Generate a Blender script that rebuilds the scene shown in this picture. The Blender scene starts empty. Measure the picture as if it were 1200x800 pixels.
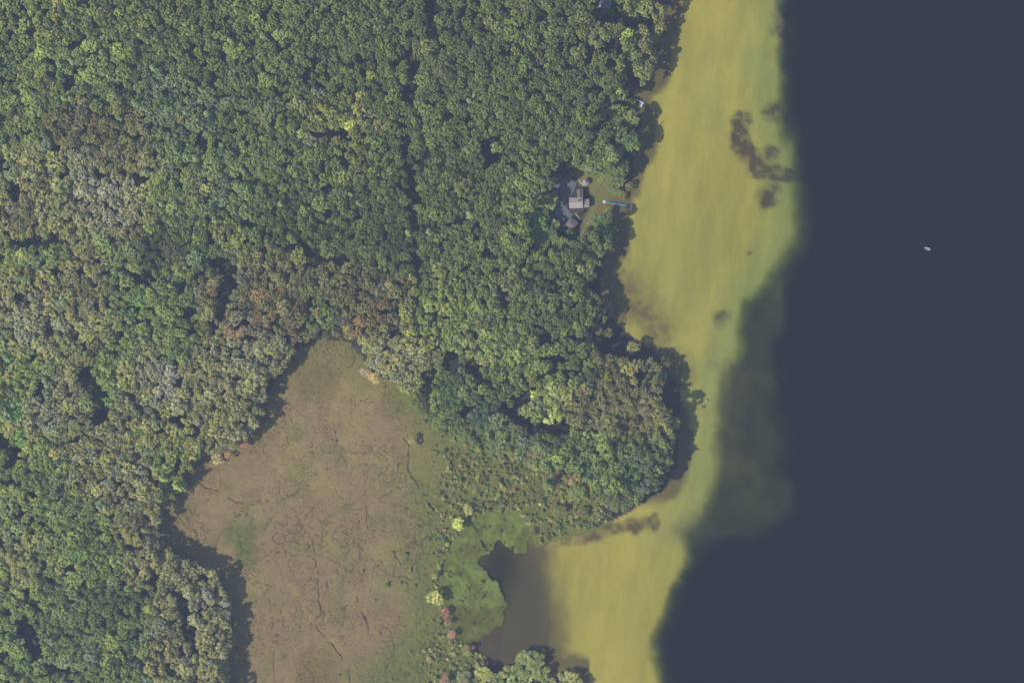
import bpy, math, random
import numpy as np
from mathutils import Vector, Matrix

# ------------------------------------------------------------------ camera, sky, sun
scene = bpy.context.scene
M = 0.6                      # metres per photo pixel on the ground
H = 1600.0                   # flying height
CX, CY = 235.0, -200.0       # the aircraft is south-east of the picture's centre

cam_data = bpy.data.cameras.new('camera')
cam = bpy.data.objects.new('camera', cam_data)
scene.collection.objects.link(cam)
scene.camera = cam
cam.location = (CX, CY, H)
cam_data.sensor_width = 36
cam_data.lens = 36 * H / 720.0
cam_data.shift_x = -CX / 720.0
cam_data.shift_y = -CY / 720.0
cam_data.clip_start = 1.0
cam_data.clip_end = 9000.0

SUN_EL, SHADOW_DIR = math.radians(41), math.radians(32)
world = bpy.data.worlds.new('World')
scene.world = world
world.use_nodes = True
wn = world.node_tree
wn.nodes.clear()
sky = wn.nodes.new('ShaderNodeTexSky')
sky.sky_type = 'NISHITA'
sky.sun_disc = False
sky.sun_elevation = SUN_EL
sky.sun_rotation = math.radians(238)
sky.air_density = 1.2
sky.dust_density = 1.5
bg = wn.nodes.new('ShaderNodeBackground')
bg.inputs['Strength'].default_value = 0.068
wo = wn.nodes.new('ShaderNodeOutputWorld')
wn.links.new(sky.outputs[0], bg.inputs[0])
wn.links.new(bg.outputs[0], wo.inputs[0])

sl = bpy.data.lights.new('sun', 'SUN')
sl.energy = 4.6
sl.angle = math.radians(0.53)
sl.color = (1.0, 0.955, 0.88)
sun = bpy.data.objects.new('sun', sl)
scene.collection.objects.link(sun)
d = Vector((math.cos(SUN_EL) * math.cos(SHADOW_DIR), math.cos(SUN_EL) * math.sin(SHADOW_DIR), -math.sin(SUN_EL)))
sun.rotation_euler = d.to_track_quat('-Z', 'Y').to_euler()
sun.location = (-200, -150, 400)

scene.view_settings.view_transform = 'Standard'
scene.view_settings.look = 'None'
scene.view_settings.exposure = 0.0
scene.view_settings.gamma = 1.0
scene.render.engine = 'CYCLES'
scene.cycles.max_bounces = 5
scene.cycles.diffuse_bounces = 3
scene.cycles.volume_bounces = 0
scene.cycles.transparent_max_bounces = 12
scene.cycles.use_denoising = True
scene.render.filter_size = 1.5

rng = np.random.default_rng(7)
random.seed(7)

# ------------------------------------------------------------------ helpers
COL = scene.collection


def lin(c):
    return tuple(((v / 255.0) / 12.92 if v / 255.0 <= 0.04045 else ((v / 255.0 + 0.055) / 1.055) ** 2.4) for v in c)


HAZE = np.array([0.038, 0.043, 0.070])
GAIN = 1.20


def alb(c, gain=GAIN):
    """surface colour behind a tone seen through the haze"""
    v = (np.array(lin(c)) - HAZE) * gain
    return tuple(float(x) for x in np.clip(v, 0.008, 0.8))


def W(px, py, z=0.0):
    """ground position (metres) of a thing whose top, z metres up, is seen at photo pixel px, py"""
    gx, gy = (px - 600.0) * M, (400.0 - py) * M
    k = (H - z) / H
    return CX + (gx - CX) * k, CY + (gy - CY) * k


def link(o, parent=None):
    COL.objects.link(o)
    if parent is not None:
        o.parent = parent
    return o


def mesh_np(name, v, f, mats=(), attrs=None, midx=None, smooth=False):
    me = bpy.data.meshes.new(name)
    me.from_pydata([tuple(map(float, p)) for p in v], [], [tuple(map(int, q)) for q in f])
    for m in mats:
        me.materials.append(m)
    if midx is not None:
        me.polygons.foreach_set('material_index', np.asarray(midx, dtype=np.int32))
    if attrs:
        for k, a in attrs.items():
            a = np.asarray(a, dtype=np.float32)
            if a.ndim == 1:
                at = me.attributes.new(k, 'FLOAT', 'POINT')
                at.data.foreach_set('value', a)
            else:
                at = me.attributes.new(k, 'FLOAT_VECTOR', 'POINT')
                at.data.foreach_set('vector', a.ravel())
    if smooth:
        me.polygons.foreach_set('use_smooth', [True] * len(me.polygons))
    me.update()
    return me


def grid_mesh(name, X, Y, Z, keep, mats, attrs):
    """heightfield sheet; keep = boolean per cell"""
    ny, nx = X.shape
    idx = np.arange(nx * ny).reshape(ny, nx)
    a, b, c, e = idx[:-1, :-1], idx[:-1, 1:], idx[1:, 1:], idx[1:, :-1]
    quads = np.stack([a, b, c, e], -1)[keep]
    used = np.unique(quads)
    remap = -np.ones(nx * ny, dtype=np.int64)
    remap[used] = np.arange(len(used))
    quads = remap[quads]
    P = np.stack([X, Y, Z], -1).reshape(-1, 3)[used]
    me = bpy.data.meshes.new(name)
    me.vertices.add(len(P))
    me.vertices.foreach_set('co', P.astype(np.float32).ravel())
    me.loops.add(quads.size)
    me.loops.foreach_set('vertex_index', quads.astype(np.int32).ravel())
    me.polygons.add(len(quads))
    me.polygons.foreach_set('loop_start', np.arange(0, quads.size, 4, dtype=np.int32))
    me.polygons.foreach_set('loop_total', np.full(len(quads), 4, dtype=np.int32))
    me.polygons.foreach_set('use_smooth', np.ones(len(quads), dtype=bool))
    for m in mats:
        me.materials.append(m)
    for k, v in attrs.items():
        v = np.asarray(v, dtype=np.float32)
        if v.ndim == 3:
            at = me.attributes.new(k, 'FLOAT_VECTOR', 'POINT')
            at.data.foreach_set('vector', v.reshape(-1, 3)[used].ravel())
        else:
            at = me.attributes.new(k, 'FLOAT', 'POINT')
            at.data.foreach_set('value', v.ravel()[used])
    me.update(calc_edges=True)
    me.validate()
    return me


_lat = rng.random((8, 256, 256))


def vnoise(x, y, k=0):
    xi, yi = np.floor(x).astype(int), np.floor(y).astype(int)
    fx, fy = x - xi, y - yi
    fx, fy = fx * fx * (3 - 2 * fx), fy * fy * (3 - 2 * fy)
    L = _lat[k % 8]
    g = lambda i, j: L[(yi + j) & 255, (xi + i) & 255]
    return (g(0, 0) * (1 - fx) + g(1, 0) * fx) * (1 - fy) + (g(0, 1) * (1 - fx) + g(1, 1) * fx) * fy


def fbm(x, y, s, k=0, o=4):
    x, y = np.asarray(x, float), np.asarray(y, float)
    t, a, n = 0, 0.5, 0
    for i in range(o):
        t = t + a * vnoise(x / s * 2 ** i + 17.3 * i, y / s * 2 ** i + 9.1 * i, k + i)
        n += a
        a *= 0.5
    return t / n


def seg_dist(x, y, pts):
    d = np.full(np.shape(x), 1e9)
    for (x0, y0), (x1, y1) in zip(pts[:-1], pts[1:]):
        vx, vy = x1 - x0, y1 - y0
        L = vx * vx + vy * vy
        t = np.clip(((x - x0) * vx + (y - y0) * vy) / (L if L else 1), 0, 1)
        d = np.minimum(d, np.hypot(x - x0 - t * vx, y - y0 - t * vy))
    if len(pts) == 1:
        d = np.hypot(x - pts[0][0], y - pts[0][1])
    return d


def inside(x, y, poly):
    r = np.zeros(np.shape(x), bool)
    n = len(poly)
    for i in range(n):
        x0, y0 = poly[i]
        x1, y1 = poly[(i + 1) % n]
        if y0 == y1:
            continue
        c = ((y0 > y) != (y1 > y)) & (x < (x1 - x0) * (y - y0) / (y1 - y0) + x0)
        r ^= c
    return r


def sdist(x, y, poly):
    """positive inside"""
    dd = seg_dist(x, y, list(poly) + [poly[0]])
    return np.where(inside(x, y, poly), dd, -dd)


def sstep(a, b, v):
    t = np.clip((v - a) / (b - a), 0, 1)
    return t * t * (3 - 2 * t)


# ------------------------------------------------------------------ materials
def new_mat(name):
    m = bpy.data.materials.new(name)
    m.use_nodes = True
    nt = m.node_tree
    nt.nodes.clear()
    return m, nt, nt.nodes, nt.links


def simple_mat(name, col, rough=0.8, var=0.15, scale=2.0, bump=0.0, spec=0.3, metal=0.0):
    m, nt, N, L = new_mat(name)
    out = N.new('ShaderNodeOutputMaterial')
    b = N.new('ShaderNodeBsdfPrincipled')
    b.inputs['Roughness'].default_value = rough
    b.inputs['Specular IOR Level'].default_value = spec
    b.inputs['Metallic'].default_value = metal
    tc = N.new('ShaderNodeTexCoord')
    no = N.new('ShaderNodeTexNoise')
    no.inputs['Scale'].default_value = scale
    no.inputs['Detail'].default_value = 5
    L.new(tc.outputs['Object'], no.inputs['Vector'])
    mp = N.new('ShaderNodeMapRange')
    mp.inputs['From Min'].default_value = 0.25
    mp.inputs['From Max'].default_value = 0.75
    mp.inputs['To Min'].default_value = 1 - var
    mp.inputs['To Max'].default_value = 1 + var
    L.new(no.outputs['Fac'], mp.inputs['Value'])
    vm = N.new('ShaderNodeVectorMath')
    vm.operation = 'SCALE'
    vm.inputs[0].default_value = col[:3]
    L.new(mp.outputs[0], vm.inputs['Scale'])
    L.new(vm.outputs[0], b.inputs['Base Color'])
    if bump:
        bp = N.new('ShaderNodeBump')
        bp.inputs['Distance'].default_value = bump
        L.new(no.outputs['Fac'], bp.inputs['Height'])
        L.new(bp.outputs[0], b.inputs['Normal'])
    L.new(b.outputs[0], out.inputs[0])
    return m


def leaf_mat(name, trans=0.40, amp=0.95, fixed=None):
    """leaves: the tree's own tint, varied clump by clump and leaf by leaf"""
    m, nt, N, L = new_mat(name)
    out = N.new('ShaderNodeOutputMaterial')
    if fixed is None:
        at = N.new('ShaderNodeAttribute')
        at.attribute_type = 'INSTANCER'
        at.attribute_name = 'tint'
        tint = at.outputs['Vector']
    else:
        rgb = N.new('ShaderNodeRGB')
        rgb.outputs[0].default_value = (*fixed, 1)
        tint = rgb.outputs[0]
    va = N.new('ShaderNodeAttribute')
    va.attribute_name = 'var'
    sp = N.new('ShaderNodeSeparateXYZ')
    L.new(va.outputs['Vector'], sp.inputs[0])
    mp = N.new('ShaderNodeMapRange')
    mp.inputs['To Min'].default_value = 1 - amp * 0.5
    mp.inputs['To Max'].default_value = 1 + amp * 0.5
    L.new(sp.outputs[0], mp.inputs['Value'])
    s = N.new('ShaderNodeVectorMath')
    s.operation = 'SCALE'
    L.new(tint, s.inputs[0])
    L.new(mp.outputs[0], s.inputs['Scale'])
    hs = N.new('ShaderNodeHueSaturation')
    mh = N.new('ShaderNodeMapRange')
    mh.inputs['To Min'].default_value = 0.482
    mh.inputs['To Max'].default_value = 0.502
    L.new(sp.outputs[1], mh.inputs['Value'])
    L.new(mh.outputs[0], hs.inputs['Hue'])
    ms = N.new('ShaderNodeMapRange')
    ms.inputs['To Min'].default_value = 0.7
    ms.inputs['To Max'].default_value = 1.2
    L.new(sp.outputs[2], ms.inputs['Value'])
    L.new(ms.outputs[0], hs.inputs['Saturation'])
    L.new(s.outputs[0], hs.inputs['Color'])
    df = N.new('ShaderNodeBsdfDiffuse')
    tr = N.new('ShaderNodeBsdfTranslucent')
    L.new(hs.outputs[0], df.inputs[0])
    L.new(hs.outputs[0], tr.inputs[0])
    mx = N.new('ShaderNodeMixShader')
    mx.inputs[0].default_value = trans
    L.new(df.outputs[0], mx.inputs[1])
    L.new(tr.outputs[0], mx.inputs[2])
    L.new(mx.outputs[0], out.inputs[0])
    return m


def attr_mat(name, attr='col', noises=(), rough=0.95, bump=None):
    """colour from a surface attribute, modulated by noise layers (scale, amount, stretch)"""
    m, nt, N, L = new_mat(name)
    out = N.new('ShaderNodeOutputMaterial')
    b = N.new('ShaderNodeBsdfDiffuse')
    at = N.new('ShaderNodeAttribute')
    at.attribute_name = attr
    cur = at.outputs['Vector']
    geo = N.new('ShaderNodeNewGeometry')
    h = None
    for sc, am, st, rot in noises:
        mpn = N.new('ShaderNodeMapping')
        mpn.inputs['Rotation'].default_value = (0, 0, rot)
        mpn.inputs['Scale'].default_value = st
        L.new(geo.outputs['Position'], mpn.inputs['Vector'])
        no = N.new('ShaderNodeTexNoise')
        no.inputs['Scale'].default_value = sc
        no.inputs['Detail'].default_value = 4
        L.new(mpn.outputs[0], no.inputs['Vector'])
        h = no.outputs['Fac']
        mp = N.new('ShaderNodeMapRange')
        mp.inputs['From Min'].default_value = 0.3
        mp.inputs['From Max'].default_value = 0.7
        mp.inputs['To Min'].default_value = 1 - am
        mp.inputs['To Max'].default_value = 1 + am
        L.new(h, mp.inputs['Value'])
        vm = N.new('ShaderNodeVectorMath')
        vm.operation = 'SCALE'
        L.new(cur, vm.inputs[0])
        L.new(mp.outputs[0], vm.inputs['Scale'])
        cur = vm.outputs[0]
    L.new(cur, b.inputs[0])
    if bump and h is not None:
        bp = N.new('ShaderNodeBump')
        bp.inputs['Distance'].default_value = bump
        L.new(h, bp.inputs['Height'])
        L.new(bp.outputs[0], b.inputs['Normal'])
    L.new(b.outputs[0], out.inputs[0])
    return m


LEAF = leaf_mat('leaves')
NEEDLE = leaf_mat('needles', trans=0.1, amp=0.6)
BARK = simple_mat('bark', (0.13, 0.10, 0.085), 0.9, 0.3, 3.0, 0.05)
DEADWOOD = simple_mat('dead_wood', (0.42, 0.38, 0.36), 0.85, 0.2, 3.0)
STONE = simple_mat('granite', (0.46, 0.44, 0.42), 0.85, 0.25, 2.0, 0.05)
ROOF_L = simple_mat('light_shingles', alb((162, 154, 158), 1.55), 0.85, 0.10, 1.2)
ROOF_M = simple_mat('mid_shingles', alb((125, 117, 124), 1.3), 0.85, 0.10, 1.2)
ROOF_D = simple_mat('dark_shingles', alb((112, 106, 118), 1.7), 0.85, 0.12, 1.2)
ROOF_B = simple_mat('slate_blue_shingles', alb((112, 114, 138), 2.2), 0.85, 0.10, 1.2)
WALL = simple_mat('grey_clapboard', (0.34, 0.32, 0.31), 0.8, 0.08, 3.0)
TRIM = simple_mat('white_trim', (0.78, 0.77, 0.75), 0.6, 0.05, 3.0)
GLASS = simple_mat('window_glass', (0.03, 0.035, 0.045), 0.08, 0.05, 1.0, spec=0.6)
BRICKM = simple_mat('chimney_brick', (0.30, 0.17, 0.13), 0.9, 0.2, 4.0)
DECKW = simple_mat('brown_deck_wood', (0.085, 0.065, 0.06), 0.85, 0.2, 3.0)
PALEW = simple_mat('pale_stone_wall', (0.62, 0.60, 0.50), 0.9, 0.2, 1.2)
ASPH = simple_mat('asphalt', (0.16, 0.17, 0.21), 0.9, 0.25, 0.6)
WHITEP = simple_mat('white_planks', (0.82, 0.82, 0.80), 0.6, 0.06, 3.0)
BLUEP = simple_mat('turquoise_planks', (0.13, 0.42, 0.58), 0.6, 0.12, 1.5)
GREYW = simple_mat('weathered_grey_wood', (0.36, 0.35, 0.36), 0.85, 0.15, 2.0)
BLUECOV = simple_mat('blue_canvas', (0.07, 0.17, 0.36), 0.7, 0.15, 2.0)
HULL = simple_mat('white_gelcoat', (0.62, 0.64, 0.68), 0.3, 0.04, 3.0, spec=0.5)
BOATIN = simple_mat('boat_interior_grey', (0.30, 0.31, 0.33), 0.7, 0.1, 3.0)
BLACKM = simple_mat('black_motor_cowl', (0.02, 0.02, 0.022), 0.4, 0.1, 3.0)
ROCKROOF = simple_mat('pinkish_shingles', (0.42, 0.35, 0.35), 0.85, 0.12, 1.5)

# ------------------------------------------------------------------ outlines, in photo pixels
SHORE = [(905, -1600), (830, -600), (815, -140), (803, -60), (788, 0), (776, 22), (766, 42), (771, 62), (764, 84), (757, 98),
         (745, 113), (745, 122), (752, 142), (745, 160), (742, 180), (742, 203), (738, 214), (731, 224), (720, 231), (713, 237), (714, 248), (717, 262), (715, 274), (711, 286),
         (708, 305), (705, 330), (704, 350), (712, 368), (728, 384), (746, 398), (768, 412), (782, 430), (792, 447), (797, 462),
         (799, 482), (797, 505), (795, 525), (794, 545), (785, 562), (775, 574), (757, 586), (735, 602), (715, 612), (690, 620),
         (665, 628), (640, 634), (628, 640), (622, 622), (616, 608), (600, 602), (580, 600), (560, 604), (548, 616), (536, 632), (527, 650),
         (519, 668), (515, 690), (521, 708), (527, 728), (534, 748), (548, 757), (568, 768), (584, 781), (605, 790), (640, 795),
         (670, 793), (684, 800), (692, 830), (690, 900), (660, 1100), (700, 1700), (760, 4600),
         (-3600, 4600), (-3600, -3800), (1000, -3800)]
BOG = [(346, 398), (378, 388), (412, 392), (428, 410), (444, 432), (474, 440), (496, 462), (512, 482), (534, 494), (568, 508), (606, 522),
       (646, 538), (676, 554), (708, 580), (712, 606), (690, 616), (662, 624), (631, 634), (620, 612), (604, 598), (575, 594), (556, 600),
       (543, 614), (530, 634), (520, 656), (513, 690), (519, 712), (525, 735), (540, 756), (562, 772), (575, 800), (560, 900),
       (255, 900), (258, 790), (250, 700), (235, 672), (200, 655), (180, 640), (168, 615), (190, 580), (205, 545), (245, 520),
       (288, 505), (300, 470), (318, 440)]
# the outline of the tree crowns as seen from the air
WOOD = [(795, -200), (782, -60), (775, 0), (779, 14), (775, 30), (763, 42), (769, 54), (766, 72), (766, 84), (752, 96), (742, 104), (744, 124), (746, 134),
        (733, 143), (747, 156), (749, 172), (737, 184), (736, 200), (733, 212), (724, 216), (722, 228), (718, 246), (716, 262), (716, 278), (715, 290),
        (705, 300), (698, 314), (697, 332), (701, 348), (706, 362), (712, 372), (706, 382), (694, 384), (690, 396), (700, 408), (722, 418), (748, 420),
        (762, 424), (779, 432), (781, 446), (776, 466), (784, 486), (790, 506), (789, 530), (783, 552), (776, 566), (762, 578), (745, 590),
        (730, 598), (706, 590), (690, 578), (668, 568), (640, 556), (608, 540), (575, 528), (545, 518), (520, 506), (500, 496), (490, 480), (478, 466),
        (462, 452), (444, 440), (430, 426), (425, 404), (400, 394), (372, 396), (347, 406), (336, 428), (318, 450), (311, 470), (306, 492),
        (294, 514), (268, 530), (236, 534), (226, 545), (214, 562), (204, 580), (192, 600), (186, 616), (180, 622), (185, 632), (196, 640), (205, 652), (238, 662),
        (258, 674), (264, 692), (270, 720), (271, 756), (263, 782), (272, 805), (270, 900), (-130, 900), (-130, -200)]
WOOD_S = [(575, 792), (600, 777), (612, 764), (640, 768), (648, 792), (668, 788), (680, 790), (684, 806), (690, 900), (540, 900), (556, 806)]
LAWN = [(672, 199), (698, 201), (722, 214), (735, 222), (716, 238), (711, 262), (694, 278), (680, 274), (682, 258), (690, 246),
        (694, 230), (678, 214)]
DRIVE = [(650, 212), (668, 206), (676, 216), (672, 226), (664, 234), (664, 244), (672, 252), (660, 262), (650, 258), (648, 236)]

GAPS = [([(486, 70), (484, 118)], 7), ([(476, 150), (478, 200)], 4), ([(482, 205), (484, 228), (487, 270)], 5),
        ([(487, 290), (490, 325)], 4), ([(505, 5), (508, 40)], 5), ([(386, 150), (408, 165)], 5), ([(402, 185)], 5), ([(315, 20)], 5),
        ([(372, 62), (363, 95)], 3), ([(357, 100), (360, 90)], 3), ([(565, 166), (580, 192)], 5), ([(352, 286), (366, 300), (402, 309)], 5),
        ([(365, 312)], 5), ([(85, 98)], 6), ([(140, 105)], 6), ([(235, 122)], 6), ([(252, 94)], 5), ([(284, 55)], 4),
        ([(238, 160), (240, 175)], 5), ([(95, 178)], 5), ([(18, 225)], 6), ([(163, 213)], 6), ([(78, 280), (20, 287)], 4),
        ([(68, 320)], 5), ([(240, 232)], 5), ([(290, 262)], 5), ([(255, 307), (270, 322), (262, 345), (260, 362)], 8),
        ([(215, 337)], 6), ([(170, 326)], 6), ([(222, 366)], 6), ([(60, 384)], 7), ([(24, 352)], 6), ([(95, 318)], 4),
        ([(100, 438), (115, 455), (118, 487)], 8), ([(46, 460)], 6), ([(210, 453)], 6), ([(212, 493)], 7), ([(96, 512)], 5),
        ([(4, 515), (20, 535)], 6), ([(143, 584)], 5), ([(75, 525)], 3), ([(38, 702)], 6), ([(30, 726), (46, 765)], 8),
        ([(4, 764)], 7), ([(65, 784)], 7), ([(3, 635)], 7), ([(20, 606)], 5), ([(52, 662)], 6), ([(214, 700), (225, 746)], 5),
        ([(180, 680)], 5), ([(130, 672)], 4), ([(150, 640)], 4), ([(530, 424)], 8), ([(555, 433)], 8), ([(505, 438), (499, 472)], 6), ([(560, 453)], 5),
        ([(545, 481)], 8), ([(590, 482), (625, 500), (662, 500)], 8), ([(618, 468)], 8), ([(520, 290)], 5), ([(572, 300)], 5),
        ([(590, 352)], 6), ([(622, 340)], 5), ([(606, 312)], 4), ([(662, 204)], 11), ([(641, 396)], 7), ([(642, 418), (650, 432)], 6), ([(676, 396)], 6),
        ([(695, 392), (715, 398)], 9), ([(716, 12), (757, 24)], 7), ([(694, 56), (722, 56)], 8), ([(736, 80)], 8), ([(690, 70)], 6), ([(656, 60)], 5),
        ([(700, 102)], 6), ([(635, 46)], 5), ([(746, 44)], 7), ([(748, 120)], 9), ([(740, 126)], 8), ([(774, 41)], 5), ([(770, 14)], 4), ([(741, 100), (738, 128)], 8), ([(720, 168)], 5), ([(735, 190)], 7), ([(722, 22), (742, 30)], 7),
        ([(655, 250)], 12), ([(668, 262)], 13), ([(655, 225)], 11), ([(680, 235)], 14), ([(690, 215)], 12), ([(705, 228)], 13), ([(700, 255)], 8),
        ([(708, 22)], 8), ([(742, 428), (752, 440)], 6), ([(715, 355)], 8), ([(546, 212)], 4), ([(596, 60)], 4), ([(636, 60)], 4), ([(425, 70)], 4), ([(432, 30)], 5),
        ([(325, 380)], 6), ([(390, 355)], 4), ([(465, 362)], 5), ([(420, 352)], 5), ([(285, 398)], 5), ([(250, 385)], 4), ([(655, 385)], 4),
        ([(330, 110)], 4), ([(160, 130)], 3), ([(20, 130)], 4), ([(8, 97)], 4), ([(60, 75)], 4), ([(45, 42)], 4), ([(196, 150)], 3), ([(228, 60)], 4)]


def in_gap(px, py, grow=0.0):
    g = np.zeros(np.shape(px), bool)
    for pts, r in GAPS:
        g |= seg_dist(px, py, pts) < r * 1.22 + 1.0 + grow
    return g


# ------------------------------------------------------------------ terrain: land above the water line, lake bed below it
DROP = [(906, -1600), (912, -400), (914, -60), (916, 0), (919, 30), (918, 60), (916, 100), (917, 150), (924, 200), (932, 240), (931, 272), (918, 292), (905, 314),
        (890, 336), (873, 352), (868, 378), (867, 408), (850, 436), (842, 470), (840, 510), (836, 560), (832, 588), (820, 608),
        (806, 625), (806, 650), (798, 680), (783, 712), (770, 745), (768, 772), (775, 800), (792, 860), (820, 1200), (850, 4600)]
SHELF = DROP + [(-3600, 4600), (-3600, -3800), (906, -3800)]
MID = [(935, 150), (944, 230), (950, 290), (925, 330), (918, 400), (912, 470), (926, 520), (938, 572), (930, 600), (902, 618), (862, 636), (832, 642),
       (812, 655), (790, 640), (800, 560), (820, 440), (850, 340), (900, 270), (915, 180)]
WEEDS = [([(866, 142), (867, 172)], 7, 4, .95), ([(875, 178), (886, 196), (902, 203), (926, 206)], 8, 4, .95), ([(878, 137)], 3.5, 3, .9), ([(906, 128)], 8, 5, .95),
         ([(903, 181)], 6, 4, .9), ([(908, 225), (896, 236)], 6, 4, .95), ([(888, 230)], 4, 4, .7), ([(845, 372)], 6, 6, .9), ([(876, 296)], 2, 2, .8),
         ([(916, 10), (916, 38)], 7, 5, .95), ([(726, 330), (742, 352), (772, 386)], 9, 20, .75), ([(690, 625), (722, 619), (762, 612)], 6.5, 3, .88), ([(650, 634), (700, 624)], 5, 4, .7),
         ([(610, 655), (614, 690), (622, 730), (626, 775)], 26, 20, .93), ([(590, 656), (598, 690), (596, 735), (600, 790)], 30, 8, .95), ([(800, 625), (830, 600), (850, 560)], 8, 10, .5), ([(856, 440), (850, 520)], 8, 12, .6),
         ([(760, 400), (796, 426), (802, 436)], 6, 14, .5), ([(832, 425)], 3, 5, .35), ([(840, 428)], 3, 5, .3)]

xs = np.concatenate([[-3000, -1800, -1000, -500, -260, -140], np.arange(-80, 1290, 2.6), [1320, 1400, 1600, 2000, 2800, 4200]])
ys = np.concatenate([[-3000, -1800, -900, -400, -180], np.arange(-80, 890, 2.6), [930, 1050, 1300, 2000, 3800]])
PX, PY = np.meshgrid(xs, ys)


def land_h(px, py, sd):
    """ground height above the lake, metres"""
    hill = 1.4 + 1.6 * fbm(px, py, 90, 2, 3)
    h = 0.12 + (hill - 0.12) * sstep(0, 26, sd)
    b = sstep(-4, 14, sdist(px, py, BOG))
    h = h * (1 - b) + 0.14 * b
    near = np.hypot((px - 676) / 34, (py - 238) / 42)
    f = 1 - sstep(0.85, 1.5, near)
    h = h * (1 - f) + np.minimum(1.4, 0.2 + sd * 0.09).clip(0.1) * f
    return h


_wob = 3.0 * (fbm(PX, PY, 14, 1, 3) - .5)
SD = sdist(PX, PY, SHORE) + _wob
PHI = sdist(PX, PY, SHELF) + 15.0 * (fbm(PX, PY, 30, 3, 5) - .5)
off = np.maximum(-SD, 0)
base = 0.22 + 0.30 * sstep(0, 26, off) + 0.25 * sstep(20, 190, off)
md = sdist(PX, PY, MID)
mid = sstep(-34, 16, md + 34 * (fbm(PX, PY, 34, 5, 5) - .5))
south = sstep(560, 780, PY)
drop = (3.8 - 2.3 * mid) * sstep(8, -10, PHI) + 10.5 * sstep(2, -45, PHI) * (1 - mid) + 1.0 * mid * sstep(0, -80, PHI) + 3.4 * mid * (fbm(PX, PY, 34, 6, 5) - .35) * sstep(5, -12, PHI)
bed = -(base + drop)
# low sand waves on the shelf
bed += 0.10 * (fbm(PX * 1.0 + PY * .25, PY * .22, 7, 4, 3) - .5) * sstep(4, 20, off)
bed -= 2.2 * np.exp(-((PX - 588) / 18.) ** 2 - ((PY - 662) / 30.) ** 2)
Z = np.where(SD > 0, land_h(PX, PY, SD), bed)

weed_or_shade = np.zeros_like(PX)
wobx, woby = PX + 14 * (fbm(PX, PY, 12, 6, 4) - .5), PY + 14 * (fbm(PX, PY, 12, 7, 4) - .5)
wtex = .62 + .38 * sstep(.36, .56, fbm(PX, PY, 6, 3, 3))
for pts, r, soft, am in WEEDS:
    weed_or_shade = np.maximum(weed_or_shade, (wtex if r < 12 else 1) * am * (1 - sstep(r * 1.15 - soft * .8, r * 1.15 + soft * 1.6, seg_dist(wobx, woby, pts) + 4 * (fbm(PX, PY, 6, 2) - .5))))
sand = np.array([0.63, 0.53, 0.105])
sandg = np.array([0.42, 0.44, 0.135])
mud_or_shade = np.array([0.115, 0.078, 0.045])  # cove mud and weed colour, also used for the painted shore shade
g = sstep(60, 10, PHI + 30 * (fbm(PX, PY, 40, 2) - .5)) * sstep(700, 600, PY) * .75
g = np.maximum(g, .28 * sstep(.5, .7, fbm(PX, PY, 70, 1, 4)))
g = np.maximum(g, .45 * np.exp(-((PX - 790) / 60.) ** 2 - ((PY - 330) / 60.) ** 2))
c_bed = sand * (1 - g[..., None]) + sandg * g[..., None]
c_bed = c_bed * (0.80 + 0.28 * fbm(PX * 1.6 + PY * .3, PY * .35, 16, 5, 4) + .12 * fbm(PX, PY, 60, 4, 3))[..., None]
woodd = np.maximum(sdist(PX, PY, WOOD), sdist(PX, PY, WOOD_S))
shore_shade = sstep(-27, -17, woodd + 10 * (fbm(PX, PY, 10, 6) - .5)) * .8 * np.where((PY > 575) & (PX > 690), sstep(600, 580, PY), 1)  # painted shade: bed darkened to deepen the tree shadows off wooded shore
weed_or_shade = np.maximum(weed_or_shade, shore_shade)
weed_or_shade = np.maximum(weed_or_shade, .97 * (1 - sstep(588, 612, PX)) * (PY > 560) * (PY < 800) * (PX > 480))
c_bed = c_bed * (1 - weed_or_shade[..., None]) + mud_or_shade * weed_or_shade[..., None]
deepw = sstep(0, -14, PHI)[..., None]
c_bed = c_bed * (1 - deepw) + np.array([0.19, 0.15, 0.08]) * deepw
litter = np.array([0.060, 0.052, 0.040]) * (0.7 + 0.7 * fbm(PX, PY, 9, 3))[..., None]
lawn = sstep(-3, 3, sdist(PX, PY, LAWN) + 5 * (fbm(PX, PY, 7, 2) - .5))
lc = np.array(alb((136, 142, 98), 1.0))
lb = np.array(alb((146, 138, 102), 1.0))
t = sstep(.4, .62, fbm(PX, PY, 10, 4) + .15 * sstep(240, 262, PY))[..., None]
c_land = litter * (1 - lawn[..., None]) + (lc * (1 - t) + lb * t) * lawn[..., None]
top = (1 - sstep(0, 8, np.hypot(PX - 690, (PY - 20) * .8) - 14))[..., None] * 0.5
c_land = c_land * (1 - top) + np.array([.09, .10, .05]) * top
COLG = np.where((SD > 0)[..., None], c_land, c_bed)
GX, GY = (PX - 600) * M, (400 - PY) * M
GROUND_M = attr_mat('ground_soil', noises=((0.08, 0.06, (1, .12, 1), 0.12), (0.4, 0.05, (1, .3, 1), 0.15), (1.4, 0.05, (1, .6, 1), 0.1)))
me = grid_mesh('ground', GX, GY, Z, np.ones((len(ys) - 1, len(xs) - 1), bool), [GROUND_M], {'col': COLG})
ground = link(bpy.data.objects.new('ground', me))
ground['kind'] = 'structure'


def gz(px, py):
    """ground height under a world point given as flat photo pixels"""
    px, py = np.atleast_1d(px).astype(float), np.atleast_1d(py).astype(float)
    sd = sdist(px, py, SHORE) + 3.0 * (fbm(px, py, 14, 1, 3) - .5)
    return np.where(sd > 0, land_h(px, py, sd), -0.4)


def to_px(x, y):
    return x / M + 600, 400 - y / M


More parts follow.
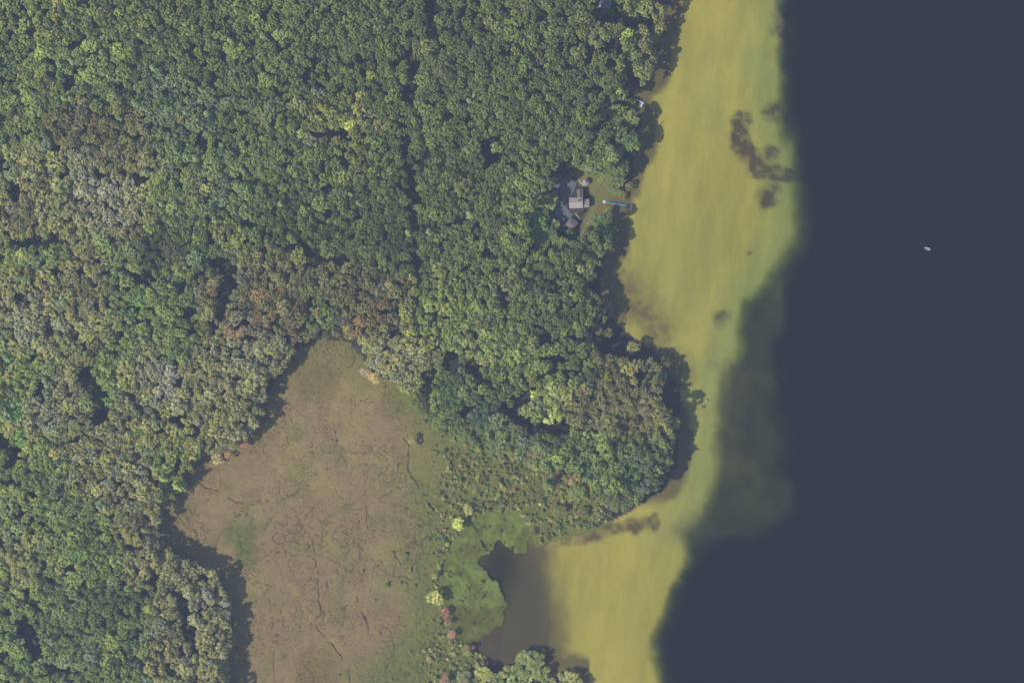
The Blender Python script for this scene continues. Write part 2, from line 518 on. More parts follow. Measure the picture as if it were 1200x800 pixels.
# ------------------------------------------------------------------ lake water (a real body of absorbing water)
m, nt, N, L = new_mat('lake_water')
out = N.new('ShaderNodeOutputMaterial')
tr = N.new('ShaderNodeBsdfTransparent')
gl = N.new('ShaderNodeBsdfGlossy')
gl.inputs['Roughness'].default_value = 0.12
lw = N.new('ShaderNodeLayerWeight')
pw = N.new('ShaderNodeMath')
pw.operation = 'POWER'
pw.inputs[1].default_value = 4.0
L.new(lw.outputs['Facing'], pw.inputs[0])
fr = N.new('ShaderNodeMath')
fr.operation = 'MULTIPLY_ADD'
fr.inputs[1].default_value = 0.6
fr.inputs[2].default_value = 0.022
L.new(pw.outputs[0], fr.inputs[0])
mx = N.new('ShaderNodeMixShader')
geo = N.new('ShaderNodeNewGeometry')
no = N.new('ShaderNodeTexNoise')
no.inputs['Scale'].default_value = 0.5
no.inputs['Detail'].default_value = 4
L.new(geo.outputs['Position'], no.inputs['Vector'])
bp = N.new('ShaderNodeBump')
bp.inputs['Distance'].default_value = 0.06
L.new(no.outputs['Fac'], bp.inputs['Height'])
L.new(bp.outputs[0], gl.inputs['Normal'])
L.new(fr.outputs[0], mx.inputs[0])
L.new(tr.outputs[0], mx.inputs[1])
L.new(gl.outputs[0], mx.inputs[2])
L.new(mx.outputs[0], out.inputs['Surface'])
va = N.new('ShaderNodeVolumeAbsorption')
va.inputs['Color'].default_value = (0.70, 0.76, 0.52, 1)
va.inputs['Density'].default_value = 0.75
L.new(va.outputs[0], out.inputs['Volume'])
WATER_M = m
x0, x1, y0, y1 = (505 - 600) * M, 2150, -2150, 2000
v = [(x0, y0, 0), (x1, y0, 0), (x1, y1, 0), (x0, y1, 0), (x0, y0, -16), (x1, y0, -16), (x1, y1, -16), (x0, y1, -16)]
f = [(0, 1, 2, 3), (7, 6, 5, 4), (0, 4, 5, 1), (1, 5, 6, 2), (2, 6, 7, 3), (3, 7, 4, 0)]
lake = link(bpy.data.objects.new('lake_water', mesh_np('lake_water', v, f, [WATER_M])))
lake['kind'] = 'structure'

# ------------------------------------------------------------------ the air
m, nt, N, L = new_mat('haze')
out = N.new('ShaderNodeOutputMaterial')
pv = N.new('ShaderNodeVolumePrincipled')
pv.inputs['Color'].default_value = (0.53, 0.67, 1.0, 1)
pv.inputs['Density'].default_value = 1.2e-4
pv.inputs['Anisotropy'].default_value = 0.0
L.new(pv.outputs[0], out.inputs['Volume'])
hx = 2700
v = [(-hx, -hx, -18), (hx, -hx, -18), (hx, hx, -18), (-hx, hx, -18), (-hx, -hx, H + 3), (hx, -hx, H + 3), (hx, hx, H + 3), (-hx, hx, H + 3)]
f = [(3, 2, 1, 0), (4, 5, 6, 7), (0, 1, 5, 4), (1, 2, 6, 5), (2, 3, 7, 6), (3, 0, 4, 7)]
hz = link(bpy.data.objects.new('haze', mesh_np('haze', v, f, [m])))
hz['kind'] = 'stuff'

# ------------------------------------------------------------------ the bog: a quaking mat of sedge and heath with dark runnels
CHAN = [([(367, 632), (370, 655), (374, 672), (373, 690), (376, 715), (370, 727), (374, 738), (390, 755), (402, 770), (408, 785), (412, 805)], 1.3),
        ([(418, 697), (420, 710), (428, 722), (432, 742)], 1.2), ([(498, 630), (485, 636), (472, 645), (460, 645), (468, 658), (470, 662)], 1.2),
        ([(472, 512), (480, 522), (478, 552), (490, 568), (500, 580), (510, 600)], 1.3), ([(500, 525), (520, 530), (534, 548), (540, 565)], 1.2),
        ([(442, 585), (460, 575), (472, 569)], .8), ([(500, 762), (506, 755), (530, 752)], 1.6), ([(229, 564), (240, 571), (257, 577)], 1.3),
        ([(267, 582), (280, 588), (297, 590), (306, 584)], 1.2), ([(383, 682), (384, 688), (390, 680)], 1.3), ([(518, 620), (524, 640), (530, 650)], 1.3),
        ([(350, 560), (352, 572), (335, 585)], .8), ([(300, 680), (318, 688)], .9), ([(430, 600), (432, 622), (428, 640)], .7)]
bx = np.arange(160, 722, 1.0)
by = np.arange(380, 900, 1.0)
BX, BY = np.meshgrid(bx, by)
bsd = sdist(BX, BY, BOG) + 5 * (fbm(BX, BY, 12, 2) - .5)
keep = (bsd[:-1, :-1] > -7) & (sdist(BX, BY, SHORE)[:-1, :-1] > -1.5)
ch = np.zeros_like(BX)
wx, wy = BX + 5 * (fbm(BX, BY, 8, 1) - .5), BY + 5 * (fbm(BX, BY, 8, 5) - .5)
for pts, r in CHAN:
    ch = np.maximum(ch, (1 - sstep(r * .15, r * .9, seg_dist(wx, wy, pts))) * sstep(.28, .5, fbm(BX, BY, 7, 6, 2)))
rid = np.abs(fbm(BX, BY, 30, 3, 2) + .03 * (fbm(BX, BY, 5, 4, 2) - .5) - .5)
cmask = sstep(.52, .66, fbm(BX, BY, 60, 6, 2) + .10 * sstep(560, 700, BY))
ch = np.maximum(ch, (1 - sstep(.003, .012, rid)) * cmask * .7)
rid2 = np.abs(fbm(BX, BY, 17, 6, 2) + .05 * (fbm(BX, BY, 4, 4, 2) - .5) - .5)
ch = np.maximum(ch, (1 - sstep(.004, .016, rid2)) * sstep(.44, .56, fbm(BX, BY, 28, 2, 3)) * sstep(.36, .55, fbm(BX, BY, 6, 3, 2)) * .7)
spk = sstep(.60, .72, fbm(BX, BY, 3.2, 7, 2)) * sstep(.45, .7, fbm(BX, BY, 45, 1, 3) + .25 * sstep(450, 560, BX) * sstep(500, 560, BY))
ch = np.maximum(ch, spk * .5)
rough = fbm(BX, BY, 3.2, 4, 2) * .12 + fbm(BX, BY, 9, 5, 2) * .25
BZ = 0.42 + rough * 1.0 - 0.55 * ch - .22 * sstep(4, -4, bsd)
BC = {'pink': (137, 122, 104), 'tan': (142, 131, 104), 'olive': (125, 121, 95), 'green': (112, 118, 88), 'dark': (112, 104, 84)}
BC = {k: np.array(alb(c, 1.5)) for k, c in BC.items()}
n1, n2, n3 = fbm(BX, BY, 70, 0, 4), fbm(BX, BY, 38, 3, 4), fbm(BX, BY, 22, 5, 4)
bc = np.broadcast_to(BC['pink'], BX.shape + (3,)).copy()


def bl(w, k):
    global bc
    w = np.clip(w, 0, 1)[..., None]
    bc = bc * (1 - w) + BC[k] * w


bl(sstep(.52, .68, n2) * .7, 'tan')
bl(sstep(.54, .70, n3) * .6, 'olive')
bl((1 - sstep(0, 46, bsd)) * .75, 'olive')
bl(sstep(430, 520, BX + 40 * (n1 - .5)) * sstep(520, 470, BY) * .75, 'olive')
bl(sstep(440, 530, BX + 50 * (n2 - .5) + .12 * (BY - 600)) * .8, 'green')
bl(sstep(470, 420, BY + 30 * (n1 - .5)) * .65, 'olive')
bl((1 - sstep(10, 34, np.hypot(BX - 372, BY - 448))) * .5, 'dark')
bl(sstep(735, 790, BY + 30 * (n3 - .5)) * sstep(380, 460, BX) * .7, 'green')
bl((1 - sstep(10, 40, np.hypot(BX - 375, (BY - 785) * .9))) * .5, 'dark')
bl((1 - sstep(8, 30, np.hypot(BX - 470, BY - 470))) * .6, 'green')
gp = .8 * sstep(-9, 8, sdist(BX, BY, [(266, 612), (299, 612), (300, 640), (298, 660), (284, 656), (262, 632)]) + 16 * (n3 - .5))
bc = bc * (1 - gp[..., None]) + np.array(alb((114, 124, 88), 1.15)) * gp[..., None]
for cx, cy, r in ((395, 568, 12), (390, 640, 16), (412, 705, 14), (330, 680, 7), (323, 607, 6), (385, 490, 10), (440, 660, 14)):
    bl((1 - sstep(r * .3, r, np.hypot(BX - cx, BY - cy))) * .7, 'tan')
tr_ = (1 - sstep(1, 4, seg_dist(wx, wy, [(338, 680), (352, 702), (362, 722), (374, 738), (392, 752)]))) * .7
bl(tr_, 'tan')
bc *= (0.86 + .28 * fbm(BX, BY, 5, 2, 3))[..., None]
bc = bc * (1 - ch[..., None] * .75) + np.array([.028, .028, .022]) * ch[..., None] * .75
BOG_M = attr_mat('bog_sedge', noises=((0.9, 0.12, (1, 1, 1), 0), (2.6, 0.16, (1, 1, 1), 0)), bump=0.10)
me = grid_mesh('bog', (BX - 600) * M, (400 - BY) * M, BZ, keep, [BOG_M], {'col': bc})
bog = link(bpy.data.objects.new('bog_meadow', me))
bog['kind'] = 'structure'

# ------------------------------------------------------------------ floating green mat of lily pads in the cove
MAT = [(640, 636), (634, 612), (628, 598), (600, 592), (575, 590), (555, 596), (540, 612), (528, 632), (520, 650), (514, 668), (510, 692),
       (516, 712), (524, 738), (536, 754), (560, 752), (580, 738), (592, 722), (592, 706), (586, 692), (583, 680), (575, 676), (566, 668), (560, 660), (564, 652),
       (574, 648), (582, 638), (583, 630), (590, 636), (598, 640), (604, 648), (614, 645), (618, 634), (628, 636), (632, 641)]
lx = np.arange(500, 650, .8)
ly = np.arange(580, 765, .8)
LX, LY = np.meshgrid(lx, ly)
lsd = sdist(LX, LY, MAT) + 12 * (fbm(LX, LY, 7, 2, 5) - .5)
lsd = np.minimum(lsd, 30 * (.735 - fbm(LX, LY, 3.5, 5, 3)))
for pts, r in (([(564, 633), (568, 640)], 1.6), ([(552, 612), (560, 622)], 1.1), ([(522, 652), (528, 645)], 3)):
    lsd = np.minimum(lsd, seg_dist(LX, LY, pts) - r)
keep = lsd[:-1, :-1] > 0
c1, c2 = np.array(alb((124, 139, 94), 1.3)), np.array(alb((114, 124, 86), 1.2))
w = sstep(.30, .80, fbm(LX, LY * 1.5, 18, 3) + .35 * sstep(708, 722, LY) + .12 * sstep(600, 585, LY) + .25 * sstep(600, 625, LX))[..., None]
lcv = c1 * (1 - w) + c2 * w
br = (sstep(.50, .68, fbm(LX, LY, 8, 6, 4) + .26 * sstep(696, 722, LY) + .08 * sstep(600, 640, LX)) * .6)[..., None]
lcv = lcv * (1 - br) + np.array(alb((112, 108, 84), 1.0)) * br
lcv = lcv * (.72 + .56 * fbm(LX, LY, 3, 5))[..., None]
MAT_M = attr_mat('floating_leaves', noises=((0.8, 0.10, (1, .3, 1), .5), (2.5, 0.16, (1, 1, 1), 0)), bump=0.12)
lz = 0.03 + .08 * fbm(LX, LY, 2.5, 4) + .05 * sstep(0, 2, lsd)
me = grid_mesh('lily_mat', (LX - 600) * M, (400 - LY) * M, lz, keep, [MAT_M], {'col': lcv})
o = link(bpy.data.objects.new('floating_lily_mat', me))
o['kind'] = 'stuff'
o['label'] = 'bright green mat of floating lily leaves filling the sheltered cove beside the bog'
o['category'] = 'lily pads'

# ------------------------------------------------------------------ tree prototypes


def ico(sub=1):
    t = (1 + 5 ** .5) / 2
    v = [(-1, t, 0), (1, t, 0), (-1, -t, 0), (1, -t, 0), (0, -1, t), (0, 1, t), (0, -1, -t), (0, 1, -t), (t, 0, -1), (t, 0, 1), (-t, 0, -1), (-t, 0, 1)]
    f = [(0, 11, 5), (0, 5, 1), (0, 1, 7), (0, 7, 10), (0, 10, 11), (1, 5, 9), (5, 11, 4), (11, 10, 2), (10, 7, 6), (7, 1, 8), (3, 9, 4), (3, 4, 2), (3, 2, 6), (3, 6, 8), (3, 8, 9),
         (4, 9, 5), (2, 4, 11), (6, 2, 10), (8, 6, 7), (9, 8, 1)]
    v = [np.array(p) / np.linalg.norm(p) for p in v]
    for _ in range(sub):
        nf, mid_ = [], {}

        def mp_(a, b):
            k = (min(a, b), max(a, b))
            if k not in mid_:
                p = v[a] + v[b]
                v.append(p / np.linalg.norm(p))
                mid_[k] = len(v) - 1
            return mid_[k]
        for a, b, c in f:
            ab, bc_, ca = mp_(a, b), mp_(b, c), mp_(c, a)
            nf += [(a, ab, ca), (b, bc_, ab), (c, ca, bc_), (ab, bc_, ca)]
        f = nf
    return np.array(v), np.array(f)


ICO0, ICO1 = ico(0), ico(1)


class Geo:
    def __init__(s):
        s.v, s.f, s.a, s.m, s.n = [], [], [], [], 0

    def add(s, v, f, a=(.5, .5, .5), m=0):
        v = np.asarray(v, float)
        s.v.append(v)
        s.f += [tuple(int(i) + s.n for i in q) for q in f]
        a = np.asarray(a, float)
        s.a.append(np.broadcast_to(a, v.shape).copy())
        s.m += [m] * len(f)
        s.n += len(v)

    def mesh(s, name, mats, smooth=False):
        return mesh_np(name, np.concatenate(s.v), s.f, mats, {'var': np.concatenate(s.a)}, s.m, smooth)


def leaf_quads(g, P, Nn, size, a):
    """small leaf-cluster faces at P, facing roughly Nn"""
    n = len(P)
    q = rng.normal(size=(n, 3))
    Nn = Nn + .55 * rng.normal(size=(n, 3))
    Nn /= np.linalg.norm(Nn, axis=1)[:, None]
    u = np.cross(Nn, q)
    u /= np.linalg.norm(u, axis=1)[:, None]
    w_ = np.cross(Nn, u)
    s_ = size * (.6 + .8 * rng.random((n, 1)))
    asp = .65 + .5 * rng.random((n, 1))
    V = np.stack([P - u * s_, P + w_ * s_ * asp, P + u * s_, P - w_ * s_ * asp], 1).reshape(-1, 3)
    F = np.arange(4 * n).reshape(n, 4)
    A = np.repeat(np.clip(np.asarray(a)[None, :] + .22 * rng.normal(size=(n, 3)), 0, 1), 4, axis=0)
    g.add(V, F, A)


def tube(g, p0, p1, r0, r1, m=0, n=6):
    p0, p1 = np.array(p0, float), np.array(p1, float)
    ax = p1 - p0
    ax /= np.linalg.norm(ax)
    u = np.cross(ax, [0.3, .5, .81])
    u /= np.linalg.norm(u)
    w_ = np.cross(ax, u)
    an = np.arange(n) * 2 * math.pi / n
    ring = np.cos(an)[:, None] * u + np.sin(an)[:, None] * w_
    V = np.concatenate([p0 + ring * r0, p1 + ring * r1])
    F = [(i, (i + 1) % n, n + (i + 1) % n, n + i) for i in range(n)] + [tuple(range(2 * n - 1, n - 1, -1))]
    g.add(V, F, m=m)


def broadleaf(g, R=4.5, top=17.0, nc=46, rho=(.17, .27), flat=.62, quads=26, open_=0.0):
    """crown of leaf clumps over a dome"""
    if R > 3:
        nc, rho, flat = int(nc * 1.45), (rho[0] * .80, rho[1] * .84), flat * .82
    zc = top - R * flat * 1.05
    lob = rng.random(3) * 6.28
    for i in range(nc):
        t = (i + .5) / nc
        zz = 1 - t * 1.25
        an = i * 2.39996 + rng.normal() * .35
        rr = math.sqrt(max(0, 1 - min(1, abs(zz)) ** 2))
        edge = 1 + .17 * math.sin(2 * an + lob[0]) + .15 * math.sin(3 * an + lob[1]) + .10 * math.sin(5 * an + lob[2])
        k = (.62 + .38 * rng.random() - .14 * (rng.random() < .25)) * edge
        if rng.random() < open_ + (.06 if R > 3 else 0):
            continue
        rh = R * (rho[0] + (rho[1] - rho[0]) * rng.random())
        c = np.array([math.cos(an) * rr * R * k, math.sin(an) * rr * R * k, zc + zz * R * flat * (.72 + .42 * rng.random()) + (.22 * R * (rng.random() - .6) if R > 3 else 0)])
        a = np.array([rng.random(), rng.random(), rng.random()]) * .8 + .1
        iv, jf = ICO0
        iv = iv * (rh * .80) * (.85 + .3 * rng.random((len(iv), 1))) * [1, 1, .8] + c
        g.add(iv, jf, a * [.6, 1, 1])
        n = int(quads * (rh / (R * .22)) ** 1.6)
        dr = rng.normal(size=(n, 3)) + [0, 0, .55]
        dr /= np.linalg.norm(dr, axis=1)[:, None]
        leaf_quads(g, c + dr * rh * (.85 + .35 * rng.random((n, 1))) * [1, 1, .85], dr + [0, 0, .5], R * (.064 if R > 3 else .09), a)
    return zc


def trunk_geo(g, R, top, zc, m=0):
    r = .035 * R + .11
    tube(g, (0, 0, -.8), (0, .0, zc * .55), r, r * .75, m)
    tube(g, (0, 0, zc * .55), (.1 * R, .05 * R, zc + .25 * R), r * .75, r * .3, m)
    for k in range(5):
        an = k * 1.256 + rng.random()
        z0 = zc * (.5 + .09 * k)
        tube(g, (0, 0, z0), (math.cos(an) * R * .6, math.sin(an) * R * .6, zc + R * .1 * rng.random()), r * .45, r * .12, m, 5)


def conifer(g, R=3.4, top=20.0, levels=11):
    for l in range(levels):
        t = l / (levels - 1)
        z = top * (.28 + .68 * t)
        rr = R * (1 - t) ** .8 + .35
        na = max(5, int(9 - 3 * t))
        for k in range(na):
            an = k * 6.283 / na + l * .8 + rng.normal() * .15
            ln = rr * (.78 + .4 * rng.random())
            dx, dy = math.cos(an), math.sin(an)
            ns = max(2, int(ln / .55))
            a = np.array([rng.random(), rng.random(), rng.random()]) * .7 + .15
            wd = .30 * ln + .18
            pts = []
            for s_ in range(ns + 1):
                u = s_ / ns
                pts.append((dx * ln * u, dy * ln * u, z + .25 * ln * u - .45 * ln * u * u, wd * (1 - u * .8) * (.8 + .4 * rng.random()) * (1 if u > 0 else .4)))
            V, F = [], []
            for (x, y, zz, w_) in pts:
                V += [(x - dy * w_, y + dx * w_, zz - .22 * w_), (x, y, zz + .05), (x + dy * w_, y - dx * w_, zz - .22 * w_)]
            for s_ in range(ns):
                b_ = 3 * s_
                F += [(b_, b_ + 1, b_ + 4, b_ + 3), (b_ + 1, b_ + 2, b_ + 5, b_ + 4)]
            g.add(V, F, a)
            n = ns * 4
            uu = rng.random((n, 1))
            P = np.concatenate([dx * ln * uu, dy * ln * uu, z + .25 * ln * uu - .45 * ln * uu ** 2 + .12], 1) + rng.normal(size=(n, 3)) * [.28, .28, .1]
            leaf_quads(g, P, np.tile([dx * .4, dy * .4, 1.], (n, 1)), .26, a)
    iv, jf = ICO0
    g.add(iv * [.3, .3, 1.0] + [0, 0, top - .6], jf, (.7, .5, .5))


def snag_geo(g, top=9.0, R=2.6):
    tube(g, (0, 0, -.5), (0.2, .1, top), .2, .05)
    for k in range(16):
        z = top * (.35 + .6 * k / 16)
        an = k * 2.4
        ln = R * (1.1 - .6 * k / 16) * (.7 + .5 * rng.random())
        p1 = np.array([math.cos(an) * ln, math.sin(an) * ln, z + .5 * ln])
        tube(g, (0, 0, z), p1, .09, .03, n=4)
        for j in range(3):
            tube(g, p1 * (.4 + .2 * j) + [0, 0, z * (.6 - .2 * j) * 0], p1 * (.4 + .2 * j) + rng.normal(size=3) * .6, .05, .02, n=4)


crowns, trunks, protos, PR = [], [], [], []
specs = [dict(R=4.5, top=17, nc=46), dict(R=4.5, top=16, nc=54, rho=(.15, .23)), dict(R=4.2, top=17, nc=38, rho=(.19, .30), open_=.06), dict(R=4.8, top=18, nc=60, rho=(.14, .22), flat=.5),
         dict(R=4.0, top=16, nc=34, rho=(.2, .3), flat=.75, open_=.08), dict(R=4.6, top=18, nc=50, open_=.10), dict(R=4.4, top=15, nc=64, rho=(.12, .20), flat=.45),
         dict(R=4.2, top=17, nc=40, flat=.8), dict(R=4.7, top=17, nc=56, rho=(.14, .24), open_=.14)]
for i, s_ in enumerate(specs):
    g1 = Geo()
    zc = broadleaf(g1, **s_)
    crowns.append(g1.mesh('leafy_crown', [LEAF]))
    g2 = Geo()
    trunk_geo(g2, s_['R'], s_['top'], zc)
    trunks.append(g2.mesh('trunk', [BARK]))
    tm = len(g2.f)
    g1.v += g2.v
    g1.a += g2.a
    g1.f += [tuple(a + g1.n for a in q) for q in g2.f]
    g1.m += [1] * tm
    pm = g1.mesh('woodland_tree', [LEAF, BARK])
    protos.append(bpy.data.objects.new('woodland_tree', pm))
    PR.append((s_['R'], s_['top']))
c_crowns, c_trunks, c_protos = [], [], []
for i in range(4):
    g1 = Geo()
    conifer(g1, R=3.2 + .4 * (i % 2), top=20, levels=10 + i % 3)
    c_crowns.append(g1.mesh('needle_crown', [NEEDLE]))
    g2 = Geo()
    tube(g2, (0, 0, -.8), (0, 0, 18.5), .32, .05)
    c_trunks.append(g2.mesh('trunk', [BARK]))
    g1.v += g2.v
    g1.a += g2.a
    g1.f += [tuple(a + g1.n for a in q) for q in g2.f]
    g1.m += [1] * len(g2.f)
    c_protos.append(bpy.data.objects.new('woodland_conifer', g1.mesh('woodland_conifer', [NEEDLE, BARK])))
b_crowns, b_protos = [], []
for i in range(5):
    g1 = Geo()
    broadleaf(g1, R=1.5, top=1.7, nc=16, rho=(.28, .42), flat=.7, quads=14)
    b_crowns.append(g1.mesh('leafy_mound', [LEAF]))
    b_protos.append(bpy.data.objects.new('bog_shrub', b_crowns[-1]))
t_protos = []
for i in range(3):
    g1 = Geo()
    n = 15
    dr = rng.normal(size=(n, 3)) * [1, 1, .3] + [0, 0, .8]
    dr /= np.linalg.norm(dr, axis=1)[:, None]
    leaf_quads(g1, dr * [.42, .42, .2], dr, .24, (.5, .5, .5))
    t_protos.append(bpy.data.objects.new('sedge_tuft', g1.mesh('sedge_tuft', [LEAF])))


# ------------------------------------------------------------------ scatter with geometry nodes (only for what nobody could count)
def scatter(name, protos_, P, scl, rot, idx, tint):
    me_ = bpy.data.meshes.new(name)
    me_.vertices.add(len(P))
    me_.vertices.foreach_set('co', np.asarray(P, np.float32).ravel())
    for k, a, ty, fld in (('tint', tint, 'FLOAT_VECTOR', 'vector'), ('scl', scl, 'FLOAT_VECTOR', 'vector'), ('rot', rot, 'FLOAT_VECTOR', 'vector')):
        at = me_.attributes.new(k, ty, 'POINT')
        at.data.foreach_set(fld, np.asarray(a, np.float32).ravel())
    at = me_.attributes.new('idx', 'INT', 'POINT')
    at.data.foreach_set('value', np.asarray(idx, np.int32))
    ob = link(bpy.data.objects.new(name, me_))
    ng = bpy.data.node_groups.new(name + '_scatter', 'GeometryNodeTree')
    ng.interface.new_socket('Geometry', in_out='INPUT', socket_type='NodeSocketGeometry')
    ng.interface.new_socket('Geometry', in_out='OUTPUT', socket_type='NodeSocketGeometry')
    nn, ll = ng.nodes, ng.links
    gi, go = nn.new('NodeGroupInput'), nn.new('NodeGroupOutput')
    jg = nn.new('GeometryNodeGeometryToInstance')
    for p in reversed(protos_):
        oi = nn.new('GeometryNodeObjectInfo')
        oi.inputs['Object'].default_value = p
        ll.new(oi.outputs['Geometry'], jg.inputs[0])
    ip = nn.new('GeometryNodeInstanceOnPoints')
    ll.new(gi.outputs[0], ip.inputs['Points'])
    ll.new(jg.outputs[0], ip.inputs['Instance'])
    ip.inputs['Pick Instance'].default_value = True
    for nm, ty, sock in (('idx', 'INT', 'Instance Index'), ('scl', 'FLOAT_VECTOR', 'Scale'), ('rot', 'FLOAT_VECTOR', 'Rotation')):
        na = nn.new('GeometryNodeInputNamedAttribute')
        na.data_type = ty
        na.inputs['Name'].default_value = nm
        src = na.outputs['Attribute']
        ll.new(src, ip.inputs[sock])
    ll.new(ip.outputs[0], go.inputs[0])
    md_ = ob.modifiers.new('scatter', 'NODES')
    md_.node_group = ng
    ob['kind'] = 'stuff'
    return ob


# ------------------------------------------------------------------ colours of the woodland (what grows where)
CF = [(30, 20, 108, 126, 80), (50, 60, 104, 124, 84), (100, 90, 98, 128, 96), (150, 30, 100, 118, 80), (60, 110, 102, 122, 90), (100, 150, 104, 108, 88), (130, 165, 112, 112, 88), (250, 50, 92, 114, 80), (330, 30, 92, 118, 80),
      (400, 60, 88, 112, 80), (400, 150, 108, 122, 70), (550, 50, 92, 110, 82), (650, 60, 96, 112, 80), (300, 150, 98, 116, 84), (220, 130, 88, 122, 100), (60, 220, 122, 134, 104), (20, 260, 118, 118, 90),
      (140, 240, 140, 138, 116), (110, 225, 136, 140, 116), (200, 230, 112, 132, 90), (250, 220, 104, 124, 96), (350, 250, 84, 108, 82), (450, 280, 86, 108, 80), (560, 250, 92, 114, 82), (590, 330, 100, 120, 80), (520, 180, 88, 112, 80), (640, 160, 92, 116, 80),
      (250, 280, 104, 120, 84), (180, 290, 84, 102, 82), (150, 320, 100, 128, 92), (170, 350, 100, 130, 86), (30, 370, 134, 142, 112), (100, 370, 122, 126, 96), (110, 340, 120, 122, 92), (20, 300, 112, 132, 88), (300, 380, 122, 114, 100), (270, 350, 126, 122, 84), (340, 370, 122, 112, 92),
      (370, 370, 86, 116, 86), (400, 350, 108, 108, 84), (440, 375, 120, 110, 84), (500, 380, 108, 128, 80), (560, 380, 108, 128, 84), (10, 440, 92, 136, 84), (22, 490, 92, 138, 84), (25, 520, 104, 138, 84), (90, 450, 116, 118, 100), (60, 480, 124, 132, 118),
      (180, 440, 130, 136, 118), (150, 480, 118, 124, 102), (250, 430, 124, 130, 106), (220, 400, 100, 124, 84), (270, 470, 130, 130, 94), (290, 410, 138, 128, 112), (120, 440, 96, 132, 80), (60, 560, 106, 124, 92), (40, 600, 110, 134, 86), (150, 560, 126, 132, 108), (110, 530, 122, 126, 100), (200, 550, 118, 134, 82),
      (180, 520, 118, 128, 90), (100, 640, 88, 118, 76), (80, 650, 98, 132, 72), (170, 620, 126, 128, 102), (30, 650, 120, 128, 90), (240, 700, 146, 144, 112), (250, 740, 138, 138, 104), (190, 650, 136, 134, 98), (60, 740, 98, 124, 94), (20, 780, 100, 134, 100), (150, 720, 94, 116, 84),
      (150, 790, 96, 120, 88), (200, 740, 120, 124, 100), (210, 780, 124, 130, 100), (470, 420, 144, 146, 104), (450, 410, 146, 140, 100), (550, 450, 96, 122, 84), (520, 460, 84, 112, 84), (570, 480, 84, 108, 92), (600, 420, 104, 130, 80), (560, 420, 112, 132, 86), (540, 400, 114, 132, 84), (640, 440, 112, 130, 80), (680, 420, 98, 116, 88), (660, 360, 86, 116, 90),
      (640, 320, 84, 108, 84), (690, 300, 92, 120, 88), (700, 270, 92, 118, 88), (700, 480, 116, 120, 86), (740, 480, 118, 118, 84), (760, 460, 122, 114, 88), (720, 440, 112, 118, 86), (700, 530, 92, 122, 90), (750, 540, 92, 118, 92), (650, 520, 96, 116, 84), (620, 520, 118, 128, 104),
      (600, 510, 104, 122, 88), (670, 570, 108, 122, 84), (710, 30, 98, 112, 80), (740, 60, 104, 118, 88), (700, 150, 90, 114, 84), (740, 180, 100, 124, 90), (710, 120, 96, 116, 82), (760, 30, 116, 132, 80), (630, 230, 96, 126, 80), (635, 280, 92, 124, 76), (620, 780, 116, 136, 86), (665, 795, 128, 136, 88)]
cfp = np.array([c[:2] for c in CF], float)
cfc = np.array([alb(c[2:], 1.0) for c in CF])


def wood_col(px, py):
    px, py = np.atleast_1d(px).astype(float), np.atleast_1d(py).astype(float)
    qx, qy = px + 26 * (fbm(px, py, 40, 1) - .5), py + 26 * (fbm(px, py, 40, 4) - .5)
    d2 = (qx[:, None] - cfp[None, :, 0]) ** 2 + (qy[:, None] - cfp[None, :, 1]) ** 2
    w_ = 1 / (d2 + 120) ** 2.0
    w_ /= w_.sum(1, keepdims=True)
    return w_ @ cfc


def tint_of(px, py, jitter=1.0):
    c = wood_col(px, py)
    n = len(c)
    g_ = GAINT * np.exp(jitter * .13 * rng.normal(size=(n, 1)))
    hue = rng.normal(size=(n, 1)) * jitter
    sat = rng.normal(size=(n, 1)) * jitter
    gr = c.mean(1, keepdims=True)
    c = gr + (c - gr) * np.clip(SATT * (1 + .22 * sat), .3, 1.3)
    c = c * (1 + hue * np.array([[.07, .0, -.07]]))
    # a few yellowing, a few bluish crowns
    r_ = rng.random((n, 1))
    c = np.where(r_ < .035, c * [1.3, 1.28, .8], c)
    G_ = c[:, 1:2]
    c = np.concatenate([np.clip(c[:, 0:1], .72 * G_, .93 * G_), G_, np.clip(c[:, 2:3], (.34 + .13 * sstep(.84, .95, c[:, 0:1] / G_)) * G_, .68 * G_)], 1)
    k_ = sstep(.50, .80, c[:, 2:3] / G_)
    px, py = np.atleast_1d(px), np.atleast_1d(py)
    rim = ((px > 235) & (px < 470) & (py > 335) & (py < 405)) | ((px > 55) & (px < 160) & (py > 135) & (py < 250) & (rng.random(n) < .3))
    rust = np.where((rim & (rng.random(n) < .28))[:, None], [[1.22, .95, .95]], [[1.0, 1.0, 1.0]])
    return np.clip(c * g_ * np.concatenate([1.10 - .08 * k_, 1.0 + 0 * k_, .74 + .14 * k_], 1) * rust, .008, .75)


GAINT = 4.3
SATT = .66


def soft(c):
    c = np.asarray(c, float)
    g_ = c.mean()
    return g_ + (c - g_) * SATT

# ------------------------------------------------------------------ where the trees stand
RC, HC, PXs, PYs, KIND = [], [], [], [], []
cell = 8.0
buckets = {}


def free(px, py, r, ov):
    cx, cy = int(px // cell), int(py // cell)
    k = int((r + 14) // cell) + 1
    for i in range(cx - k, cx + k + 1):
        for j in range(cy - k, cy + k + 1):
            for (x, y, q) in buckets.get((i, j), ()):
                if (x - px) ** 2 + (y - py) ** 2 < (ov * (r + q)) ** 2:
                    return False
    return True


def put(px, py, r):
    buckets.setdefault((int(px // cell), int(py // cell)), []).append((px, py, r))


